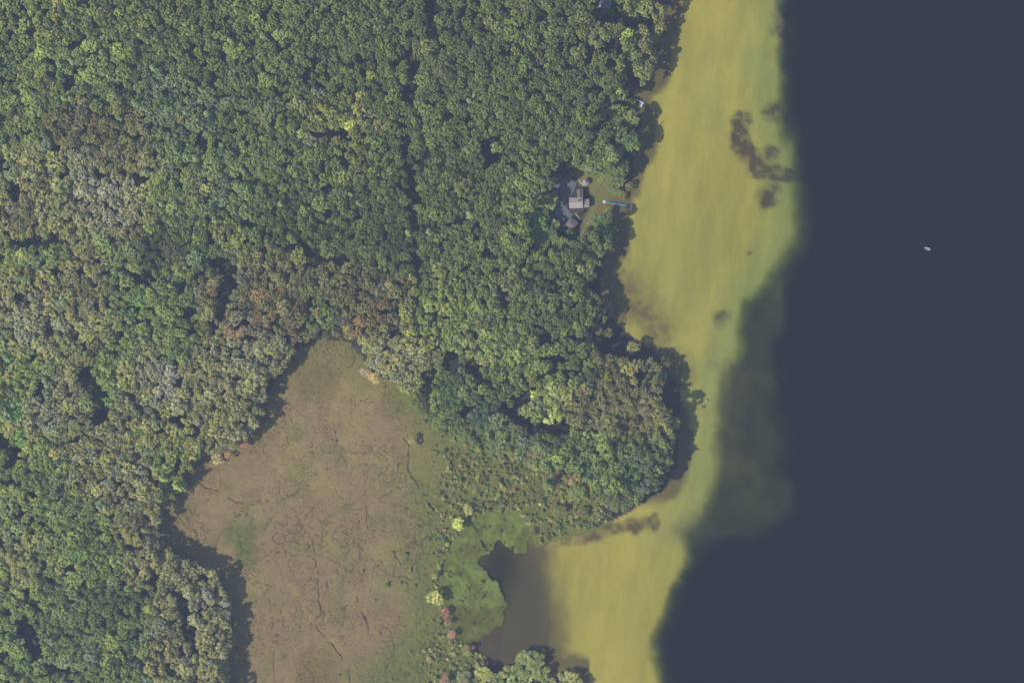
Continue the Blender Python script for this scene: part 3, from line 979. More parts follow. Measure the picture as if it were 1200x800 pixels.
# trees one can single out in the photograph: pixel of the crown, radius in pixels, height, colour seen, kind
NAMED = [
    (647, 484, 13, 15, (146, 162, 84), 'b', 'round yellow-green tree standing alone in the dark gap of the point wood'),
    (616, 482, 8, 12, (128, 142, 92), 'b', 'small olive tree in the dark gap west of the round yellow-green one'),
    (628, 463, 6, 13, (158, 182, 70), 'b', 'small vivid lime tree above the dark gap of the point wood'),
    (481, 390, 9, 14, (150, 162, 74), 'b', 'vivid yellow-green tree at the northern tip of the bog'),
    (412, 148, 8, 17, (164, 176, 70), 'b', 'brightest yellow crown of the upper woodland, on a dark gap'),
    (402, 144, 7, 17, (140, 156, 74), 'b', 'yellow-green crown touching the brightest yellow crown on its west'),
    (436, 90, 6, 17, (140, 154, 76), 'b', 'small yellowish crown in the upper middle woodland'),
    (735, 42, 8, 16, (150, 172, 72), 'b', 'lime green crown south-east of the slate blue house roof'),
    (642, 77, 5, 16, (138, 158, 70), 'b', 'tiny lime crown in the woodland far west of the small blue dock'),
    (735, 433, 13, 16, (140, 144, 84), 'b', 'big mottled yellow-olive tree alone on the dark point shore'),
    (742, 408, 8, 9, (134, 140, 86), 'b', 'small pale olive tree standing in shade at the water north of the point'),
    (762, 428, 8, 14, (120, 130, 98), 'b', 'western half of the grey-green pair on the outer point'),
    (773, 440, 8, 14, (112, 128, 104), 'b', 'blue-grey tree on the outermost shore of the point'),
    (791, 496, 7, 10, (134, 156, 84), 'b', 'light green tree nearest the deep water on the east of the point'),
    (712, 391, 6, 8, (112, 118, 90), 'b', 'dull olive small tree in the shadow at the notch of the shore'),
    (700, 385, 6, 9, (116, 122, 94), 'b', 'pale olive small tree at the shadowed notch, nearest the woods'),
    (690, 395, 5, 9, (140, 142, 116), 'b', 'pale grey little tree at the shadowed notch'),
    (549, 597, 6, 5, (150, 156, 98), 'b', 'small round pale yellow tree on the bog edge north of the lily mat'),
    (537, 614, 7.5, 6, (158, 172, 88), 'b', 'round lime-yellow tree on the bog edge beside the lily mat'),
    (510, 700, 9, 7, (160, 166, 90), 'b', 'round lime-yellow tree between the bog and the lower lily mat'),
    (509, 675, 3.5, 5, (146, 150, 96), 'b', 'tiny pale yellow tree just above the round lime-yellow one'),
    (619, 776, 16, 7.5, (116, 134, 88), 'b', 'large soft grey-green willow at the foot of the brown cove'),
    (608, 788, 8, 6.5, (112, 134, 84), 'b', 'green tree at the bottom edge below the large willow'),
    (668, 794, 9, 6, (146, 154, 90), 'b', 'yellowish bushy tree at the bottom edge by the sandy shallows'),
    (566, 788, 10, 7, (144, 154, 84), 'b', 'yellow-green tree at the bottom edge south of the lily mat'),
    (543, 793, 8, 6, (120, 130, 106), 'b', 'grey-green tree at the bottom edge of the bog'),
    (521, 796, 6, 6, (150, 118, 98), 'b', 'reddish small tree at the bottom edge of the bog'),
    (522, 718, 5, 5, (168, 110, 96), 'b', 'red autumn shrub below the round lime-yellow tree on the cove bank'),
    (525, 729, 4, 5, (160, 112, 98), 'b', 'dull red shrub in the middle of the row along the cove bank'),
    (529, 743, 5, 5, (168, 132, 106), 'b', 'salmon-coloured shrub, lowest of the row along the cove bank'),
    (547, 762, 6, 5, (130, 132, 84), 'b', 'olive shrub on the small headland below the lily mat'),
    (554, 758, 3, 4, (150, 104, 92), 'b', 'tiny red shrub on the small headland below the lily mat'),
    (463, 384, 5, 9, (142, 104, 104), 'b', 'crimson shrub just west of the vivid yellow-green tree'),
    (439, 443, 7, 8, (164, 158, 84), 'b', 'golden tree on the east side of the bog neck'),
    (428, 436, 6, 8, (156, 144, 120), 'b', 'pale beige tree on the east side of the bog neck'),
    (405, 387, 6, 9, (152, 154, 74), 'b', 'narrow golden crown north of the bog neck'),
    (330, 375, 6, 10, (140, 152, 76), 'b', 'small lime crown among purplish-brown trees north-west of the bog'),
    (484, 517, 6, 5, (136, 140, 92), 'b', 'pale shrub jutting into the bog from the point wood'),
    (672, 561, 9, 7, (158, 118, 96), 'b', 'large rusty red crown on the south side of the point'),
    (655, 557, 6, 6, (140, 116, 96), 'b', 'reddish-brown crown west of the large rusty red one'),
    (682, 572, 6, 5, (150, 118, 98), 'b', 'dull red shrub south-east of the large rusty red crown'),
    (643, 562, 5, 5, (142, 108, 92), 'b', 'dark red shrub, westernmost of the red group on the point'),
    (285, 520, 6, 5, (156, 116, 96), 'b', 'reddish shrub on the north-west corner of the bog'),
    (268, 532, 6, 4, (150, 126, 84), 'b', 'golden brown shrub on the north-west rim of the bog'),
    (254, 538, 7, 4, (162, 154, 98), 'b', 'pale yellow shrub on the north-west rim of the bog'),
    (163, 533, 6, 12, (138, 104, 88), 'b', 'rusty brown crown inside the silvery western wood'),
    (210, 661, 7, 9, (160, 136, 94), 'b', 'orange-tinged tree at the western shadowed bay of the bog'),
    (230, 678, 6, 9, (158, 116, 96), 'b', 'pinkish red crown at the western shadowed bay of the bog'),
    (257, 700, 6, 9, (150, 116, 104), 'b', 'pink-flushed crown on the east rim of the lower western wood'),
    (246, 670, 7, 10, (142, 150, 100), 'b', 'pale green tree standing out into the shadowed western bay of the bog'),
    (192, 655, 9, 11, (148, 146, 100), 'b', 'pale cream-green tree west of the shadowed bog bay'),
    (170, 614, 8, 11, (150, 138, 94), 'b', 'golden-tinged tree on the western bog rim'),
    (232, 690, 9, 12, (136, 148, 92), 'b', 'light green crown south of the pinkish red one by the bog'),
    (262, 780, 8, 11, (142, 144, 92), 'b', 'yellowish crown at the lower corner of the western wood'),
    (145, 167, 8, 16, (128, 146, 78), 'b', 'lime crown beside a small dark hollow in the upper left woodland'),
    (48, 48, 9, 18, (128, 144, 74), 'b', 'yellow-green crown near the upper left corner'),
    (176, 270, 7, 16, (136, 154, 74), 'b', 'lime crown right of the pale tan patch in the left woodland'),
    (168, 353, 12, 16, (104, 138, 84), 'b', 'bright green soft crown in the left middle woodland'),
    (22, 485, 12, 17, (92, 140, 82), 'b', 'vivid green crown at the left edge, half way down the picture'),
    (24, 512, 11, 17, (106, 144, 82), 'b', 'vivid green crown at the left edge, lower of two'),
    (130, 470, 7, 16, (108, 146, 80), 'b', 'vivid green crown on the dark hollow of the silvery wood'),
    (92, 650, 13, 17, (102, 138, 74), 'b', 'big bright green crown in the lower left woodland'),
    (142, 768, 6, 15, (136, 158, 74), 'b', 'small lime crown near the bottom left of the picture'),
    (143, 665, 7, 16, (112, 144, 80), 'b', 'bright green crown east of the big bright green one'),
    (698, 40, 17, 18, (112, 122, 92), 'b', 'very large dusty green crown just south of the slate blue roof'),
    (755, 10, 12, 17, (124, 140, 84), 'b', 'light green shore tree north-east of the slate blue roof'),
    (772, 32, 8, 15, (134, 138, 82), 'b', 'yellowish shore tree near the top of the lake edge'),
    (764, 47, 7, 12, (118, 134, 82), 'b', 'green shore tree west of the faint grey landing'),
    (753, 85, 12, 17, (118, 132, 88), 'b', 'broad pale green shore tree north of the blue-white landing'),
    (738, 66, 9, 16, (108, 122, 86), 'b', 'green tree set back from the shore between the two upper landings'),
    (740, 138, 10, 15, (118, 132, 86), 'b', 'pale green shore tree just south of the blue-white landing'),
    (734, 165, 13, 17, (100, 126, 92), 'b', 'broad blue-green shore tree south of the blue-white landing'),
    (722, 205, 12, 13, (104, 122, 84), 'b', 'mottled green tree north of the cottage lawn at the shore'),
    (732, 198, 7, 13, (106, 116, 84), 'b', 'olive tree on the shore edge north of the turquoise dock'),
    (688, 190, 12, 15, (116, 138, 84), 'b', 'fresh green tree directly north of the cottage garden'),
    (712, 248, 5, 6, (120, 134, 82), 'b', 'little round bush just below the start of the turquoise dock'),
    (712, 207, 9, 8, (112, 126, 86), 'b', 'green tree overhanging the north side of the cottage lawn'),
    (726, 213, 7, 6, (116, 126, 86), 'b', 'low green tree at the shore corner of the cottage lawn'),
    (737, 218, 5, 5, (110, 122, 84), 'b', 'small shore tree where the cottage lawn meets the sand'),
    (719, 221, 7, 5, (116, 124, 84), 'b', 'low olive tree on the lawn edge between pavilion and shore'),
    (705, 212, 5, 4, (122, 130, 86), 'b', 'small round bush on the lawn just east of the pavilion'),
    (729, 229, 5, 4, (118, 124, 84), 'b', 'little shore bush above the middle of the turquoise dock'),
    (704, 262, 11, 9, (96, 124, 92), 'b', 'blue-green tree south of the turquoise dock'),
    (712, 274, 10, 11, (96, 124, 94), 'b', 'bluish shore tree beyond the cottage garden, southern one'),
    (695, 290, 13, 16, (100, 124, 90), 'b', 'broad mottled green tree south of the dark garage'),
    (676, 312, 9, 16, (136, 154, 82), 'b', 'yellow-green tree south of the cottage near the shore'),
    (688, 318, 9, 16, (118, 132, 92), 'b', 'pale green shore tree beside the yellow-green one south of the cottage'),
    (633, 262, 9, 11, (112, 146, 82), 'b', 'vivid green crown west of the dark garage'),
    (651, 264, 6, 7, (128, 138, 100), 'b', 'small pale green tree at the west side of the dark garage'),
    (646, 213, 5, 12, (140, 140, 132), 'b', 'small whitish-grey tree at the north-west corner of the drive'),
    (618, 358, 9, 16, (140, 156, 76), 'b', 'lime-mottled crown west of the dark notch of the shore'),
    (627, 330, 7, 15, (124, 142, 76), 'b', 'pointed yellow-green crown in the wood south-west of the cottage'),
    (614, 329, 6, 15, (120, 140, 78), 'b', 'narrow yellow-green crown in the wood south-west of the cottage'),
    (530, 463, 13, 18, (86, 116, 82), 'b', 'big dark green crown at the west end of the point wood'),
    (566, 488, 15, 18, (84, 106, 96), 'b', 'big bluish-dark crown beside the dark gap of the point wood'),
    (750, 545, 16, 18, (94, 120, 92), 'b', 'big blue-green crown on the south-east of the point'),
    (735, 560, 13, 16, (96, 122, 88), 'b', 'blue-green crown on the southern shore of the point'),
    (690, 548, 12, 16, (96, 126, 86), 'b', 'green crown north-east of the rusty red crown'),
    (765, 520, 11, 16, (106, 124, 96), 'b', 'grey-green crown at the eastern rim of the point'),
    (776, 545, 9, 14, (104, 124, 96), 'b', 'grey-green crown nearest the pale sandbar of the point'),
    (720, 590, 9, 10, (108, 124, 92), 'b', 'low green tree by the shadowed inlet south of the point'),
    (676, 578, 10, 8, (112, 134, 84), 'b', 'low green bushy tree between the rusty red crown and the shallows'),
    (655, 598, 8, 5, (110, 120, 80), 'b', 'low olive bush right of the lily mat'),
    (682, 600, 7, 5, (116, 118, 84), 'b', 'low olive bush near the dark hole above the shallows'),
    (695, 500, 18, 17, (114, 120, 84), 'b', 'large finely mottled olive crown in the middle of the point'),
    (725, 480, 19, 18, (118, 120, 86), 'b', 'largest brownish-olive crown on the point'),
    (755, 478, 17, 18, (122, 118, 86), 'b', 'large russet-olive crown on the east of the point'),
    (760, 500, 15, 17, (116, 118, 84), 'b', 'large olive crown beside the eastern shadow of the point'),
    (733, 510, 15, 17, (112, 118, 84), 'b', 'large mottled olive crown south of the largest one on the point'),
    (705, 458, 15, 17, (120, 120, 86), 'b', 'large olive crown north-west of the largest one on the point'),
    (708, 428, 11, 16, (118, 122, 94), 'b', 'grey-olive crown west of the mottled yellow-olive tree'),
    (780, 484, 8, 22, (110, 118, 92), 'b', 'tallest shore tree on the east of the point with its shadow reaching the shallows'),
]
CON = [(32, 78, 1), (85, 72, 1), (105, 96, 1), (95, 84, 1), (70, 76, 1), (75, 115, 1), (139, 138, 1), (158, 120, 1), (218, 133, 1), (243, 134, 1), (235, 105, 1), (240, 98, 0), (206, 178, 1), (188, 186, 1), (229, 185, 1), (270, 48, 1), (280, 45, 0),
       (196, 125, 0), (150, 20, 0), (302, 30, 1), (308, 42, 1), (410, 15, 0), (405, 22, 1), (550, 118, 1), (556, 112, 1), (478, 272, 2), (503, 272, 1), (411, 228, 1), (420, 238, 1), (330, 240, 1), (248, 240, 1), (252, 258, 1), (190, 240, 1),
       (200, 335, 1), (133, 318, 1), (143, 322, 1), (205, 342, 0), (150, 392, 1), (255, 395, 1), (275, 420, 1), (580, 345, 1), (550, 250, 1), (375, 375, 1), (366, 362, 0), (362, 380, 0), (572, 508, 2), (640, 565, 0), (190, 560, 2), (205, 568, 2), (193, 546, 2),
       (180, 548, 2), (120, 430, 2), (132, 448, 2), (8, 420, 1), (20, 455, 2), (55, 590, 2), (72, 590, 1), (185, 585, 1), (10, 745, 1), (60, 752, 1), (75, 760, 0), (15, 690, 1), (150, 690, 1), (165, 685, 1), (108, 700, 0), (686, 508, 2), (690, 512, 1),
       (720, 530, 1), (735, 535, 1), (610, 245, 1), (590, 120, 0), (626, 62, 0), (524, 75, 0), (350, 45, 0), (345, 170, 0), (180, 80, 1), (15, 25, 0), (120, 62, 1), (60, 130, 0), (260, 170, 1), (285, 200, 1), (310, 255, 0), (560, 320, 0), (655, 330, 0), (670, 345, 1), (662, 358, 0), (600, 385, 1)]
CCOL = {0: (86, 106, 82), 1: (100, 124, 94), 2: (112, 132, 88)}
CWORD = {0: 'dark green', 1: 'blue-green', 2: 'light green'}


ONES = 'zero one two three four five six seven eight nine ten eleven twelve thirteen fourteen fifteen sixteen seventeen eighteen nineteen'.split()
TENS = '- - twenty thirty forty fifty sixty seventy eighty ninety'.split()


def num(n_):
    return ONES[n_] if n_ < 20 else TENS[n_ // 10] + ('-' + ONES[n_ % 10] if n_ % 10 else '')


MARKS = [(412, 148, 'brightest yellow crown'), (481, 390, 'vivid yellow crown at the bog tip'), (647, 484, 'round yellow-green tree of the point'), (672, 561, 'rusty red crown'),
         (675, 238, 'cottage'), (670, 262, 'dark garage'), (709, 4, 'slate blue roof'), (92, 650, 'big bright green crown'), (22, 485, 'vivid green left-edge crown'),
         (168, 353, 'soft bright green crown'), (725, 480, 'largest crown of the point'), (176, 270, 'lime crown of the left woodland'), (439, 443, 'golden tree of the bog neck'),
         (142, 768, 'small lime crown near the bottom'), (619, 776, 'large cove willow'), (48, 48, 'yellow-green crown of the corner')]


def place_words(px, py):
    """plain words for where in the photograph"""
    return '%s percent across and %s percent down' % (num(round(px / 12)), num(round(py / 8)))


def near_words(px, py):
    best = min(MARKS, key=lambda q: math.hypot(q[0] - px, q[1] - py))
    dx, dy = px - best[0], best[1] - py
    d_ = math.hypot(dx, dy)
    if not 6 < d_ < 55:
        return None
    w8 = ['east', 'north-east', 'north', 'north-west', 'west', 'south-west', 'south', 'south-east'][int(round(math.atan2(dy, dx) / (math.pi / 4))) % 8]
    far = 'directly' if d_ < 22 else ('a little' if d_ < 38 else 'farther')
    return '%s %s of the %s' % (far, w8, best[2])


def full_label(head, px, py):
    nw = near_words(px, py)
    if nw and head + ' ' + nw not in used_labels:
        return head + ' ' + nw
    return head + ' ' + region(px, py) + ', ' + place_words(px, py)


def region(px, py):
    if py > 560 and px > 540:
        return 'by the cove'
    if px > 560 and py > 390:
        return 'on the point'
    if px > 600 and 150 < py < 330:
        return 'near the cottage'
    if px > 640 and py <= 150:
        return 'near the northern shore'
    if py > 380 and px < 330:
        return 'west of the bog'
    if py > 330 and px < 600:
        return 'north of the bog'
    return 'in the dense woodland'


def colour_word(c):
    r, g_, b = c
    mx_ = max(c)
    if r > g_ * 1.12:
        return 'reddish-brown'
    if r > g_ * .97:
        return 'pale tan' if mx_ > .26 else 'brownish-olive'
    if b > g_ * .62:
        return 'silvery grey-green' if mx_ > .22 else 'blue-green'
    if b < g_ * .27 and mx_ > .22:
        return 'yellow-green'
    if mx_ > .25:
        return 'pale green'
    if r > g_ * .82:
        return 'olive-green'
    return 'mid-green' if mx_ > .15 else 'dark green'


used_labels = set()


def make_tree(kind, px, py, r, hgt, tint, label, group):
    """an Empty at the foot of the tree with a trunk and a crown"""
    x, y = W(px, py, hgt * .85)
    bxp, byp = to_px(x, y)
    z = float(gz(bxp, byp)[0])
    if z < 0:
        z = -.2
    e = bpy.data.objects.new('conifer_tree' if kind == 'c' else 'broadleaf_tree', None)
    e.empty_display_size = 1.0
    link(e)
    e.location = (x, y, z)
    e.rotation_euler = (0, 0, random.random() * 6.28)
    if kind == 'c':
        i = random.randrange(4)
        cr, tk, R0, T0 = c_crowns[i], c_trunks[i], 3.4, 20.0
    else:
        i = random.randrange(len(crowns))
        cr, tk, (R0, T0) = crowns[i], trunks[i], PR[i]
    sx, sz = r * M / R0, hgt / T0
    # crown depth follows its width: lift the crown mesh so that its top stays at hgt
    szc = min(sz, sx * 1.15) if kind == 'b' else sz
    a = bpy.data.objects.new('trunk', tk)
    link(a, e)
    a.scale = (sx, sx, sz)
    b = bpy.data.objects.new('crown', cr)
    link(b, e)
    b.scale = (sx, sx, szc)
    b.location = (0, 0, hgt - T0 * szc)
    b['tint'] = [float(t_) for t_ in tint]
    while label in used_labels:
        label += ' side'
    used_labels.add(label)
    e['label'] = label
    e['category'] = 'tree'
    if group:
        e['group'] = group
    return e


for (px, py, r, hgt, c, k, lab) in NAMED:
    put(px, py, r * .9)
    tn = np.array(alb(c, 1.0))
    tn = tn.mean() + (tn - tn.mean()) * (.5 if c[0] > c[1] else .66)
    tn = tn * GAINT * .74 * np.array([1.05, 1.0, .85])
    make_tree(k, px, py, r, hgt, tn, lab, 'single trees on the shore and the bog rim' if hgt < 12 else 'large crowns that stand out')
for (px, py, k) in CON:
    r = random.uniform(5.5, 8)
    put(px, py, r * .55)
    tn = soft(alb(CCOL[k], 1.0)) * np.array([1.08, 1.0, .8]) * GAINT * .9 * random.uniform(.9, 1.15)
    make_tree('c', px, py, r, random.uniform(19, 24), tn, full_label('%s pointed conifer' % CWORD[k], px, py), 'conifers scattered through the woodland')

cand = 60000
cxs, cys = rng.uniform(-120, 800, cand), rng.uniform(-110, 900, cand)
sdW = np.maximum(sdist(cxs, cys, WOOD), sdist(cxs, cys, WOOD_S))
gap = in_gap(cxs, cys)
gapd = np.min([seg_dist(cxs, cys, p_) - r_ for p_, r_ in GAPS], axis=0)
size_f = fbm(cxs, cys, 55, 2, 3)
T = []
for i in np.nonzero((sdW > 1.5) & ~gap)[0]:
    px, py = cxs[i], cys[i]
    r = 4.6 + 5.6 * rng.random() ** 1.8 + 3.2 * (size_f[i] - .4)
    r = float(np.clip(r, 4.0, 13)) if i < cand * .5 else 3.4 + 2.0 * rng.random()
    if sdW[i] < 12:
        r = min(r, 3.2 + sdW[i] * .5)
    for_ = .60
    if gapd[i] < .38 * r or not free(px, py, r, for_):
        continue
    if seg_dist(np.array([px]), np.array([py]), [(664, 206), (682, 238), (668, 264)])[0] < 20 or (650 < px < 745 and inside(np.array([px]), np.array([py]), LAWN)[0]):
        continue
    if 693 < px < 724 and py < 14:
        continue
    put(px, py, r)
    T.append((px, py, r, sdW[i]))
T = np.array(T)
n = len(T)
edge = np.clip(T[:, 3] / 22, 0, 1)
hts = (11.5 + 4.0 * edge + 3.0 * rng.random(n) + .45 * (T[:, 2] - 6) + 5.0 * (fbm(T[:, 0], T[:, 1], 30, 6) - .5))
east = T[:, 0] > 600
hts = np.where(east, hts + 3.0, hts)
hts = np.clip(hts, 7, 24)
hts = np.where((T[:, 0] > 700) & (T[:, 0] < 738) & (T[:, 1] > 118) & (T[:, 1] < 152), np.minimum(hts, 8), hts)
hts = np.where((T[:, 0] > 530) & (T[:, 1] > 760), np.minimum(hts, 6.5), hts)
hts = np.where((T[:, 0] > 622) & (T[:, 0] < 664) & (T[:, 1] > 225) & (T[:, 1] < 300), np.minimum(hts, 9), hts)
tints = tint_of(T[:, 0], T[:, 1])
vis = (T[:, 0] > 6) & (T[:, 0] < 1194) & (T[:, 1] > 6) & (T[:, 1] < 794)
order = [i for i in np.argsort(-T[:, 2]) if vis[i]]
budget = 300 - sum(1 for q in NAMED if q[5] == 'b')
single = set(order[:budget])
for i in order[:budget]:
    px, py, r = T[i, 0], T[i, 1], T[i, 2]
    cw = colour_word(tints[i])
    sz_ = 'broad' if r > 8.5 else 'rounded'
    make_tree('b', px, py, r, hts[i], tints[i], full_label('%s %s crown' % (sz_, cw), px, py), 'broadleaf trees of the woodland')
rest = [i for i in range(n) if i not in single]
P, S, Rr, I = [], [], [], []
bx_, by_ = [], []
for i in rest:
    x, y = W(T[i, 0], T[i, 1], hts[i] * .85)
    bx_.append(x)
    by_.append(y)
zz = gz(*to_px(np.array(bx_), np.array(by_)))
zz = np.maximum(zz, -.2)
for k, i in enumerate(rest):
    j = int(rng.integers(len(protos)))
    R0, T0 = PR[j]
    s_ = T[i, 2] * M / R0
    P.append((bx_[k], by_[k], zz[k]))
    an_ = rng.uniform(.80, 1.22)
    S.append((s_ * an_, s_ / an_ * 1.02, hts[i] / T0))
    Rr.append((rng.normal() * .03, rng.normal() * .03, rng.random() * 6.28))
    I.append(j)
wd = scatter('woodland', protos, P, S, Rr, I, tints[rest])
wd['label'] = 'dense mixed broadleaf woodland filling the left and centre of the picture'
wd['category'] = 'woodland'
print('trees', n, 'single', len(single))

# understorey: low dark saplings on the forest floor
u = 9000
ux, uy = rng.uniform(-100, 800, u), rng.uniform(-100, 890, u)
su = np.maximum(sdist(ux, uy, WOOD), sdist(ux, uy, WOOD_S))
ok = (su > 0) & (np.hypot((ux - 678), (uy - 238)) > 34) & (np.hypot((ux - 714), (uy - 232)) > 26)
ux, uy = ux[ok], uy[ok]
X, Y = W(ux, uy, 2)
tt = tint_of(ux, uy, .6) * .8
sc = rng.uniform(.7, 1.9, len(ux))
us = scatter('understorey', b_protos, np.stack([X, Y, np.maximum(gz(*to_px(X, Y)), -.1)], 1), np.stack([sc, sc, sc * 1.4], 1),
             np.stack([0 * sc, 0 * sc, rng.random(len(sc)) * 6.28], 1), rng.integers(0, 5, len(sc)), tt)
us['label'] = 'low shrubs and saplings on the shaded forest floor'
us['category'] = 'undergrowth'

# shrub belt on the rim of the bog and east of it
s1 = 26000
sx_, sy_ = rng.uniform(170, 720, s1), rng.uniform(385, 880, s1)
sb = sdist(sx_, sy_, BOG)
dens = np.clip(.9 * (1 - sstep(0, 12, sb)) * (sx_ > 400) + .95 * sstep(495, 545, sx_ + 25 * (fbm(sx_, sy_, 25, 1) - .5)) * sstep(505, 535, sy_)
               + .7 * sstep(470, 530, sx_) * sstep(735, 775, sy_) + .003 + .15 * sstep(.58, .7, fbm(sx_, sy_, 30, 6)) * sstep(430, 470, sx_), 0, .95)
ok = (sb > -5.0) & (sdist(sx_, sy_, SHORE) > 1.5) & (rng.random(s1) < dens * .62)
sx_, sy_ = sx_[ok], sy_[ok]
base_c = np.array([alb((116, 124, 82), 1.0), alb((128, 128, 90), 1.0), alb((100, 116, 84), 1.0), alb((134, 122, 96), 1.0), alb((126, 136, 84), 1.0)])
ci = rng.choice(5, len(sx_), p=[.34, .24, .22, .10, .10])
tn = (base_c[ci] * .75 + .25 * base_c[ci].mean(1, keepdims=True)) * GAINT * .95 * np.exp(.2 * rng.normal(size=(len(sx_), 1)))
sc = rng.uniform(.45, 1.25, len(sx_)) * (0.6 + .4 * (rng.random(len(sx_)) < .4))
sh = scatter('shrub_belt', b_protos, np.stack([(sx_ - 600) * M, (400 - sy_) * M, np.full(len(sx_), .45)], 1), np.stack([sc, sc, sc * 1.1], 1),
             np.stack([0 * sc, 0 * sc, rng.random(len(sc)) * 6.28], 1), rng.integers(0, 5, len(sc)), tn)
sh['label'] = 'low olive shrubs along the east rim of the bog and around the cove'
sh['category'] = 'shrubs'

# sedge tufts over the open bog
s2 = 60000
tx, ty = rng.uniform(165, 720, s2), rng.uniform(385, 870, s2)
okb = sdist(tx, ty, BOG) > 2
tx, ty = tx[okb], ty[okb]
ii, jj = np.clip(((ty - 380)).astype(int), 0, len(by) - 1), np.clip((tx - 160).astype(int), 0, len(bx) - 1)
keep_t = (ch[ii, jj] < .3) & (rng.random(len(tx)) < .15 + .85 * sstep(.42, .62, fbm(tx, ty, 24, 7, 4)))
tx, ty, ii, jj = tx[keep_t], ty[keep_t], ii[keep_t], jj[keep_t]
tc_ = bc[ii, jj] * np.exp(.22 * rng.normal(size=(len(tx), 1))) * 1.08
sc = rng.uniform(.35, .95, len(tx))
tf = scatter('sedge_tufts', t_protos, np.stack([(tx - 600) * M, (400 - ty) * M, BZ[ii, jj] - .05], 1), np.stack([sc, sc, sc], 1),
             np.stack([0 * sc, 0 * sc, rng.random(len(sc)) * 6.28], 1), rng.integers(0, 3, len(sc)), tc_)
tf['label'] = 'tufts of brown and olive sedge covering the open bog'
tf['category'] = 'sedge'


# ------------------------------------------------------------------ buildings, docks and small things
def T2(a):
    return Matrix.Rotation(a, 4, 'Z')


def box(name, size, loc, mat, parent, rz=0.0, taper=None, bevel=0.0):
    sx2, sy2, sz2 = size[0] / 2, size[1] / 2, size[2] / 2
    tp = taper or 1.0
    v = [(-sx2, -sy2, -sz2), (sx2, -sy2, -sz2), (sx2, sy2, -sz2), (-sx2, sy2, -sz2), (-sx2 * tp, -sy2 * tp, sz2), (sx2 * tp, -sy2 * tp, sz2), (sx2 * tp, sy2 * tp, sz2), (-sx2 * tp, sy2 * tp, sz2)]
    f = [(3, 2, 1, 0), (4, 5, 6, 7), (0, 1, 5, 4), (1, 2, 6, 5), (2, 3, 7, 6), (3, 0, 4, 7)]
    ob = link(bpy.data.objects.new(name, mesh_np(name, v, f, [mat])), parent)
    ob.location = loc
    ob.rotation_euler = (0, 0, rz)
    return ob


def gable(name, lx, ly, z0, rise, loc, mat, parent, rz=0.0, over=.45, th=.22, hip=0.0):
    """pitched roof, ridge along x; hip > 0 draws the ridge ends in"""
    a, b = lx / 2 + over, ly / 2 + over
    r = a - hip
    v = [(-a, -b, 0), (a, -b, 0), (a, b, 0), (-a, b, 0), (-r, 0, rise), (r, 0, rise),
         (-a, -b, -th), (a, -b, -th), (a, b, -th), (-a, b, -th)]
    f = [(0, 1, 5, 4), (2, 3, 4, 5), (3, 0, 4), (1, 2, 5), (0, 6, 7, 1), (1, 7, 8, 2), (2, 8, 9, 3), (3, 9, 6, 0), (9, 8, 7, 6)]
    ob = link(bpy.data.objects.new(name, mesh_np(name, v, f, [mat])), parent)
    ob.location = (loc[0], loc[1], z0)
    ob.rotation_euler = (0, 0, rz)
    # ridge cap
    g_ = Geo()
    tube(g_, (-r, 0, rise + .02), (r, 0, rise + .02), .12, .12)
    link(bpy.data.objects.new('ridge_cap', mesh_np('ridge_cap', np.concatenate(g_.v), g_.f, [mat])), ob)
    return ob


def window(parent, x, y, z, w, h, rz):
    fr_ = box('window', (w, .10, h), (x, y, z), TRIM, parent, rz)
    box('pane', (w - .24, .06, h - .24), (0, -.045, 0), GLASS, fr_)
    return fr_


def empty(name, px, py, z, label, cat, rz=0.0, zt=0.0, group=None):
    e = bpy.data.objects.new(name, None)
    link(e)
    x, y = W(px, py, zt)
    e.location = (x, y, z)
    e.rotation_euler = (0, 0, rz)
    e['label'] = label
    e['category'] = cat
    if group:
        e['group'] = group
    return e


GZ = 1.4
# --- cottage: main block, north wing, east wing
h = empty('cottage', 675, 237.5, GZ, 'cottage with pale grey roof and two wings in the clearing by the turquoise dock', 'house', math.radians(3), 6.5)
box('wall', (8.6, 6.6, 4.8), (0, 0, 2.4), WALL, h)
rf = gable('roof', 8.6, 6.6, 4.81, 1.5, (0, 0), ROOF_L, h, 0)
box('chimney', (.8, .8, 1.9), (2.2, 1.0, 1.5), BRICKM, rf)
box('wall', (3.5, 5.6, 3.9), (3.1, 5.9, 1.95), WALL, h)
gable('roof', 5.6, 3.5, 3.91, 1.0, (3.1, 6.2), ROOF_M, h, math.pi / 2)
box('wall', (4.4, 4.6, 3.5), (6.45, -.3, 1.75), WALL, h)
gable('roof', 4.8, 4.2, 3.51, 1.0, (6.6, -.3), ROOF_L, h, math.pi / 2, hip=1.2)
for i in range(3):
    window(h, -2.8 + 2.4 * i, -3.33, 2.6, 1.1, 1.3, 0)
window(h, -4.33, 0, 2.6, 1.2, 1.3, -math.pi / 2)
dr = box('door', (1.0, .1, 2.1), (1.2, -3.34, 1.25), TRIM, h)
box('handle', (.06, .08, .16), (.38, -.08, 0), BLACKM, dr)
dk = box('deck', (9.4, 3.0, .25), (.2, -4.95, .9), DECKW, h)
for i in range(5):
    box('post', (.12, .12, 1.0), (-4.4 + 2.2 * i, -1.4, .6), DECKW, dk)
box('railing', (9.4, .08, .1), (0, -1.4, 1.15), DECKW, dk)
for s_ in (-4.66,):
    box('railing', (.08, 2.8, .1), (s_, 0, 1.15), DECKW, dk)

